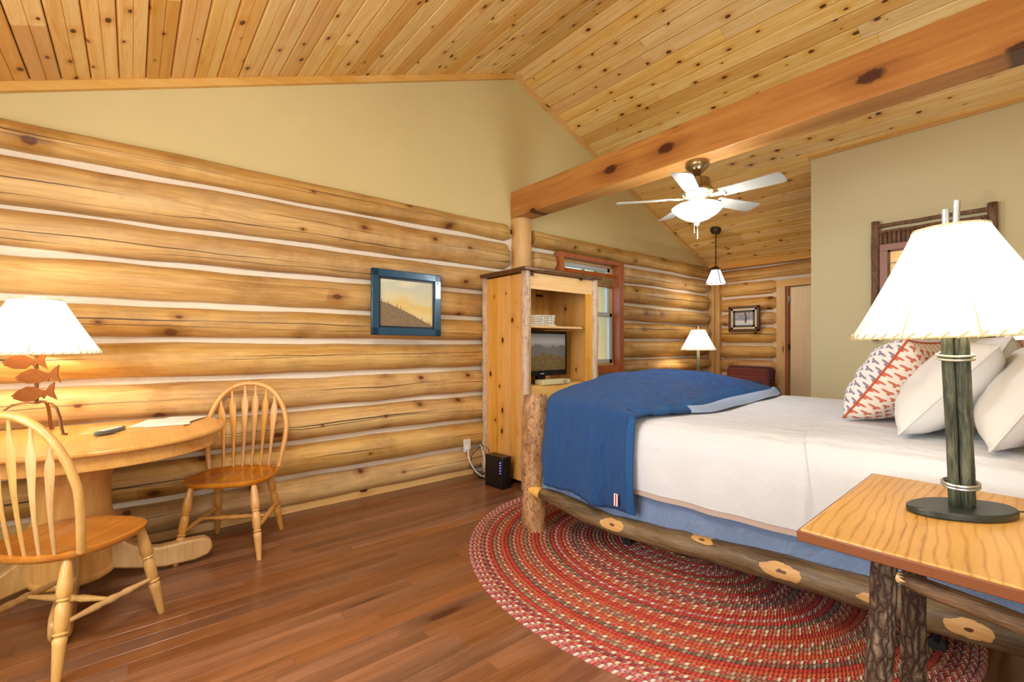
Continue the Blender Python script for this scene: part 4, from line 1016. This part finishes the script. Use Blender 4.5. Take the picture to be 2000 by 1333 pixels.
for s in (-1, 1):
    for q in (-1, 1): obj('hanger', G().bb((s * .19 - .02, 0, q * .16 - .01), (s * .19 + .02, .02, q * .16 + .01)), 'dkmetal', p1_)
p2_ = thing('framed_print', 'small bare tree print in a brown frame beside the far door', 'picture', (-3.09, 7.02, 1.615), 0)
picture(p2_, .445, .375, .035, .03, 'frame_brown', [(.028, 'mat_cream'), (.03, 'mat_gray')], 'wtree')
obj('hanger', G().bb((-.02, 0, .1), (.02, .03, .12)), 'dkmetal', p2_)
# twig framed mirror on the partition
mr = thing('twig_framed_mirror', 'large mirror in a brown log frame on the cream wall behind the lamp', 'mirror', (-.77, PU - .03, 1.81))
for s in (-1, 1): obj('side_pole', G().tube([(s * .375 + .004 * noise.noise(Vector((z, s, 0))), -.02, -.545 + 1.09 * z / 12) for z in range(13)], .030, 14, jit=.16, seed=s + 2), 'twig', mr, smooth=180)
for z in (.50, .445, -.50): obj('cross_pole', G().tube([(-.37 + .74 * k / 10, -.02, z + .004 * noise.noise(Vector((k, z, 0)))) for k in range(11)], .017 if z != .445 else .012, 12, jit=.14, seed=int(z * 10)), 'twig', mr, smooth=180)
for k in range(22): obj('split_twig', G().tube([(-.335 + .032 * k, -.012, .33), (-.335 + .032 * k, -.012, .435)], .016, 8, jit=.1, seed=k), 'twig', mr, smooth=180)
obj('inner_frame', G().bb((-.345, -.02, .27), (.345, 0, .33)).bb((-.345, -.02, -.49), (.345, 0, -.43)).bb((-.345, -.02, -.431), (-.285, 0, .271)).bb((.285, -.02, -.431), (.345, 0, .271)), simple('mauve_brown_frame', '#a07264', .5), mr, bevel=.004)
obj('glass', G().bb((-.29, -.012, -.44), (.29, -.004, .28)), 'mirror', mr)
obj('inner_lip', G().bb((-.287, -.016, .255), (.287, -.008, .272)).bb((-.287, -.016, -.44), (-.268, -.008, .272)).bb((.268, -.016, -.44), (.287, -.008, .272)), 'twig', mr)

# ---------------------------------------------------------------- ceiling fan
FXc, FYc = -1.69, 3.10
fan = thing('ceiling_fan', 'brass ceiling fan with five silver blades and a lit white bowl', 'ceiling fan', (FXc, FYc, 2.10))
obj('canopy', G().lathe([(.018, .32), (.03, .335), (.052, .36), (.078, .385), (.082, .40), (.08, .421)], n=28), 'brass', fan)
obj('downrod', G().tube([(0, 0, .30), (0, 0, .345)], .012, 12), 'brass', fan)
obj('motor_housing', G().lathe([(.02, .31), (.06, .305), (.085, .295), (.088, .235), (.105, .225), (.11, .205), (.085, .175), (.05, .16), (.04, .145)], n=32), 'brass', fan)
bow = [(.0, .0), (.035, .004), (.08, .020), (.135, .055), (.165, .085), (.172, .098), (.15, .112), (.09, .128), (.05, .14)]
obj('light_bowl', G().lathe(bow, n=36), 'bowl', fan, smooth=180)
obj('finial', G().lathe([(0, -.03), (.012, -.025), (.018, -.01), (.02, .0), (.0, .004)], n=14), 'steel', fan)
for a in (-.012, .012): obj('pull_chain', G().tube([(a, -.02, .0), (a, -.02, -.105 - a * 2)], .0022, 6), 'steel', fan)
for k in range(5):
    a = R(1 + 72 * k); m = Matrix.Rotation(a, 3, 'Z') @ Matrix.Rotation(R(-12), 3, 'X')
    br_ = obj('blade_arm', G().add([m @ Vector(p) for p in ((.09, -.018, .004), (.20, -.03, .004), (.20, .03, .004), (.09, .018, .004), (.09, -.018, -.004), (.20, -.03, -.004), (.20, .03, -.004), (.09, .018, -.004))], [(0, 1, 2, 3), (7, 6, 5, 4), (0, 4, 5, 1), (1, 5, 6, 2), (2, 6, 7, 3), (3, 7, 4, 0)]), 'brass', fan)
    br_.location = (0, 0, .165)
    poly = [(.17, -.052), (.53, -.068), (.558, -.060), (.566, -.03), (.566, .03), (.558, .060), (.53, .068), (.17, .052)]
    bl_ = obj('blade', G().prism(poly, .004, .010, m), 'fanblade', fan); bl_.location = (0, 0, .160)
light('fan_bulb_light', 'POINT', (FXc, FYc, 2.015), 32, (.86, .94, 1.0), .12)
for k in range(5):
    a = R(37 + 72 * k); light('fan_up_light', 'POINT', (FXc + .15 * math.cos(a), FYc + .15 * math.sin(a), 2.238), 2.6, (.82, .93, 1.0), .02)

# pendant --------------------------------------------------
PPx, PPy = -3.087, 6.153; zcp = zc(PPy)
pn = thing('pendant_lamp', 'small four-sided glass pendant hanging from the sloped ceiling corner', 'lamp', (PPx, PPy, 2.05))
obj('canopy', G().lathe([(.01, -.05), (.06, -.035), (.072, -.015), (.07, .03)], (0, 0, zcp - 2.05 - .012), 20, Matrix.Rotation(-math.atan(SL), 3, 'X')), 'bronze', pn)
ln = G(); nl_ = 14
for k in range(nl_):
    z = .27 + (zcp - 2.05 - .30) * k / (nl_ - 1)
    ln.tube([(.009 * math.cos(a) * (1 if k % 2 else 0), .009 * math.cos(a) * (0 if k % 2 else 1), z + .022 * math.sin(a)) for a in [2 * math.pi * q / 10 for q in range(10)]], .003, 5, closed=True)
obj('chain', ln, 'bronze', pn)
obj('rod', G().tube([(0, 0, .25), (0, 0, zcp - 2.09)], .0035, 6), 'bronze', pn)
m45 = Matrix.Rotation(R(50.5), 3, 'Z')
r0, r1, h0, h1 = .145, .062, .01, .20
c0 = [m45 @ Vector((x * r0, y * r0, h0)) for x, y in ((0, -1), (1, 0), (0, 1), (-1, 0))]; c1_ = [m45 @ Vector((x * r1, y * r1, h1)) for x, y in ((0, -1), (1, 0), (0, 1), (-1, 0))]
for k in range(4):
    obj('glass_panel', G().add([c0[k], c0[(k + 1) % 4], c1_[(k + 1) % 4], c1_[k]], [(0, 1, 2, 3)]), 'pend_glass', pn, smooth=0)
fr = G()
for k in range(4): fr.tube([c0[k], c1_[k]], .005, 6).tube([c0[k], c0[(k + 1) % 4]], .005, 6)
obj('frame', fr, 'bronze', pn)
rr = [m45 @ Vector((x * .13, y * .13, .195)) for x, y in ((0, -1), (1, 0), (0, 1), (-1, 0))]
obj('roof_cap', G().add(rr + [Vector((0, 0, .262))], [(0, 1, 4), (1, 2, 4), (2, 3, 4), (3, 0, 4), (3, 2, 1, 0)]), 'bronze', pn, smooth=0)
light('pendant_bulb_light', 'POINT', (PPx, PPy, 2.02), 9, (1, .88, .72), .04)

# ---------------------------------------------------------------- dining table
DTX, DTY, DTZ = -3.16, -.15, .778
dt = thing('dining_table', 'round golden oak pedestal table pushed against the log wall', 'table', (DTX, DTY, 0))
def dpoly(r, cut): # circle cut straight along the wall side
    out = []
    for k in range(96):
        a = 2 * math.pi * k / 96; x_, y_ = r * math.cos(a), r * math.sin(a)
        out.append((max(x_, cut), y_))
    # drop duplicates on the straight side
    res = []
    for p in out:
        if not res or math.hypot(p[0] - res[-1][0], p[1] - res[-1][1]) > .004: res.append(p)
    return res
CUT = XC + .125 - DTX
TR = .565
obj('tabletop', G().prism(dpoly(TR, CUT), DTZ - .026, DTZ), 'oak', dt, bevel=.009)
obj('apron', G().prism(dpoly(TR - .03, CUT + .02), DTZ - .092, DTZ - .026), 'oak', dt, bevel=.004)
obj('apron_joint', G().box(((TR - .031) * math.cos(R(-6)), (TR - .031) * math.sin(R(-6)), DTZ - .06), (.006, .003, .062), Matrix.Rotation(R(-6), 3, 'Z')), 'dark', dt)
px_, py_ = .02, -.075
prof = [(.150, .075), (.158, .085), (.158, .10), (.150, .11), (.150, .33), (.158, .345), (.158, .36), (.150, .375), (.146, .40), (.143, .55), (.150, .57), (.156, .585), (.150, .60), (.145, .61), (.150, .622), (.142, .64), (.140, DTZ - .09)]
obj('pedestal', G().lathe(prof, (px_, py_, 0), 40), 'oak_z', dt)
foot = [(.10, .30), (.16, .26), (.20, .20), (.26, .155), (.34, .135), (.45, .14), (.54, .135), (.575, .11), (.58, .07), (.56, .035), (.50, .02), (.36, .022), (.24, .05), (.16, .075), (.10, .09)]
for ang in (6, 96, 186, 276):
    mm = Matrix.Rotation(R(ang - 6), 3, 'Z') @ Matrix.Rotation(R(90), 3, 'X')
    if ang == 186: foot2 = [(min(a, .32), b) for a, b in foot]
    else: foot2 = foot
    obj('foot', G().prism(foot2, -.034, .034, mm, (px_, py_, 0)), 'oak_light', dt, bevel=.012)

# chairs -----------------------------------------------------
def make_chair(name, label, woodm, seatm, nsp=6):
    t = thing(name, label, 'chair', (0, 0, 0), 0, 'bow-back oak chairs at the dining table')
    SZ = .44
    def outline(k, n=48):
        a = 2 * math.pi * k / n; c, s = math.cos(a), math.sin(a)
        x = .215 * math.copysign(abs(c) ** .75, c); y = (.235 + .02 * c) * math.copysign(abs(s) ** .8, s)
        return x, y
    g = G(); n = 48; rings = [(0.0, .0), (.5, -.012), (.8, -.006), (.93, .004), (1.0, .000), (1.0, -.012), (.96, -.026), (.80, -.036), (0.0, -.036)]
    for (q, dz) in rings:
        for k in range(n): x, y = outline(k, n); g.v.append((x * max(q, .001), y * max(q, .001), SZ + dz))
    for i in range(len(rings) - 1):
        for k in range(n): g.f.append((i * n + k, i * n + (k + 1) % n, (i + 1) * n + (k + 1) % n, (i + 1) * n + k)); g.mi.append(0)
    obj('seat', g, seatm, t, smooth=50)
    def turned(a, b, r=.019, kind='leg'):
        a, b = Vector(a), Vector(b); L = (b - a).length
        if kind == 'leg': pr = [(0, .6), (.05, .8), (.22, 1.15), (.30, 1.2), (.33, .85), (.345, 1.1), (.36, .8), (.40, 1.1), (.56, 1.05), (.60, .78), (.615, 1.15), (.635, .75), (.655, 1.1), (.70, 1.0), (.98, .66), (1.0, .6)]
        else: pr = [(0, .5), (.12, .65), (.34, 1.05), (.40, .8), (.46, 1.0), (.5, 1.15), (.54, 1.0), (.60, .8), (.66, 1.05), (.88, .65), (1.0, .5)]
        pts = [a.lerp(b, q) for q, _ in pr]; return G().tube(pts, [r * k for _, k in pr], 14)
    F = [(.155, .165), (.155, -.165), (-.145, .145), (-.145, -.145)]; B = [(.215, .215), (.215, -.215), (-.235, .195), (-.235, -.195)]
    for (a, b), (c, d) in zip(F, B): obj('leg', turned((a, b, SZ - .025), (c, d, 0), .0205), woodm, t, smooth=60)
    def at(i, z): q = 1 - z / (SZ - .025); return (F[i][0] + (B[i][0] - F[i][0]) * q, F[i][1] + (B[i][1] - F[i][1]) * q, z)
    obj('stretcher', turned(at(0, .17), at(2, .19), .014, 's'), woodm, t, smooth=60); obj('stretcher', turned(at(1, .17), at(3, .19), .014, 's'), woodm, t, smooth=60)
    m0 = Vector(at(0, .17)).lerp(Vector(at(2, .19)), .5); m1 = Vector(at(1, .17)).lerp(Vector(at(3, .19)), .5)
    obj('stretcher', turned(m0, m1, .014, 's'), woodm, t, smooth=60)
    # bow
    H2 = .53; tilt = .30
    def bowp(q):
        a = math.pi * q; y = .205 * math.cos(a) * (1 + .12 * math.sin(a)); z = H2 * math.sin(a) ** .62 if 0 < q < 1 else 0
        y = .205 * math.copysign(abs(math.cos(a)) ** .9, math.cos(a)) * (1 + .22 * min(1, z / .25) * 1.0)
        return Vector((-.150 - tilt * z * .62, y, SZ + z))
    pts = [bowp(k / 40) for k in range(41)]
    obj('bow', G().tube(pts, [.0155] * 41, 12, flat=(1.0, .95)), woodm, t, smooth=60)
    for k in range(nsp):
        f = (k + .5) / nsp * 2 - 1; y0 = .148 * f * 1.08; yt = .185 * f * 1.08
        zt_ = None
        for q in range(1, 60):
            p = bowp(q / 60)
            if abs(p.y - yt) < .012 and p.z > SZ + .3: zt_ = p
        if zt_ is None: zt_ = bowp(.5 - f * .35)
        b0 = Vector((-.175 - .015 * (1 - f * f), y0, SZ - .004)); e0 = zt_
        prof_ = [(0, .006, .006), (.12, .0085, .006), (.3, .009, .006), (.48, .013, .006), (.72, .021, .0055), (.80, .019, .005), (.88, .009, .005), (1.0, .006, .005)]
        gg = G(); vs = []
        for (q, wy, wx) in prof_:
            c = b0.lerp(e0, q); c.x += -.012 * math.sin(math.pi * q)
            for aa in range(8): th = 2 * math.pi * aa / 8; vs.append((c.x + wx * math.cos(th), c.y + wy * math.sin(th), c.z))
        fs = [(i * 8 + a_, i * 8 + (a_ + 1) % 8, (i + 1) * 8 + (a_ + 1) % 8, (i + 1) * 8 + a_) for i in range(len(prof_) - 1) for a_ in range(8)]
        gg.add(vs, fs); obj('spindle', gg, woodm, t, smooth=60)
    return t
chA = make_chair('dining_chair', 'oak arrow-back chair beside the log wall with red-brown glossy seat', 'oak_z', 'oak_seat', 6)
chA.location = (-3.225, .478, 0); chA.rotation_euler = (0, 0, R(-30))
chB = make_chair('dining_chair', 'pale oak arrow-back chair at the front of the table, seen from behind', 'oak_light', 'oak_seat', 6)
chB.location = (-2.625, -.20, 0); chB.rotation_euler = (0, 0, R(138))

# table lamp with fish --------------------------------------
FLx, FLy = -3.26, -.365
fz = thing('fish_table_lamp', 'copper fish lamp with lit parchment shade on the round oak table', 'lamp', (FLx, FLy, DTZ))
fish = [(-.105, .0), (-.075, .022), (-.03, .038), (.005, .034), (.035, .018), (.055, .012), (.075, .034), (.098, .046), (.088, .005), (.10, -.034), (.072, -.018), (.055, -.008), (.042, -.024), (.03, -.012), (.0, -.030), (-.05, -.028), (-.085, -.014), (-.098, -.010), (-.09, -.004)]
Mf = Matrix.Rotation(R(50.5), 3, 'Z') @ Matrix.Rotation(R(90), 3, 'X')
off = Matrix.Rotation(R(50.5), 3, 'Z')
for (a, z, rot) in ((.0, .20, 6), (.02, .288, 4), (-.045, .358, 2)):
    M2 = Mf @ Matrix.Rotation(R(rot), 3, 'Z')
    o = obj('fish', G().prism([(x * 1.1, y * 1.1) for x, y in fish], -.0025, .0025, M2), 'copper', fz); v_ = off @ Vector((a, -.012, z)); o.location = v_
obj('stem', G().tube([(0, 0, .155), (0, 0, .42)], .008, 10), 'iron_leg', fz)
for a in (5, 125, 245):
    ca, sa = math.cos(R(a + 40)), math.sin(R(a + 40))
    pp = [(0, .155), (.04, .162), (.10, .155), (.135, .13), (.155, .085), (.168, .03), (.178, .006), (.20, .006)]
    obj('base_leg', G().tube([(q * ca * .82, q * sa * .82, z) for q, z in pp], .008, 8, flat=(1, .6)), 'iron_leg', fz)
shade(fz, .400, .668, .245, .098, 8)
for k in range(3): obj('shade_flap', G().box((-.04 + .04 * k, 0, .676), (.05, .06, .012), Matrix.Rotation(R(8 * k - 8), 3, 'Y')), 'shade', fz)
bulb((FLx, FLy, DTZ + .575), 8)

# table clutter ----------------------------------------------
tagm = obj('placemat', G().bb((-.21, -.15, 0), (.21, .15, .003)), 'placemat'); tag(tagm, 'tan placemat lying under the papers on the oak table', 'placemat'); tagm.location = (-3.20, .02, DTZ + .0005); tagm.rotation_euler = (0, 0, R(84))
for k, (x_, y_, r_) in enumerate(((-3.29, .12, 70), (-3.25, .16, 84), (-3.31, .20, 60))):
    lb = ('lowest of the white printed papers on the oak table', 'middle white printed paper of the fan on the oak table', 'topmost white printed paper on the oak table')[k]
    pb = thing('paper_sheet', lb, 'paper', (x_, y_, DTZ + .0045 + .0012 * k), R(r_), 'printed papers on the dining table')
    obj('sheet', G().bb((-.10, -.135, 0), (.10, .135, .0008)), 'paper', pb)
    lg = G()
    for q in range(9): lg.bb((-.08, -.11 + .024 * q, .0009), (.05 + .03 * ((q * 7) % 3) / 3, -.106 + .024 * q, .0011))
    obj('print_lines', lg, simple('pale_ink', '#b0b0b4', .8), pb, smooth=0)
rm = thing('remote_control', 'gray television remote lying on the round oak table', 'remote', (-3.07, -.085, DTZ + .004), R(146))
rp = [(.10 * math.cos(a), .024 * math.sin(a) * (1 - .22 * math.cos(2 * a))) for a in [2 * math.pi * k / 32 for k in range(32)]]
obj('case', G().prism(rp, 0, .018), 'remote', rm, bevel=.006)
for i in range(6):
    for j in range(3): obj('button', G().bb((-.06 + .022 * i, -.012 + .011 * j - .003, .018), (-.05 + .022 * i, -.012 + .011 * j + .004, .0205)), 'white_plastic', rm)
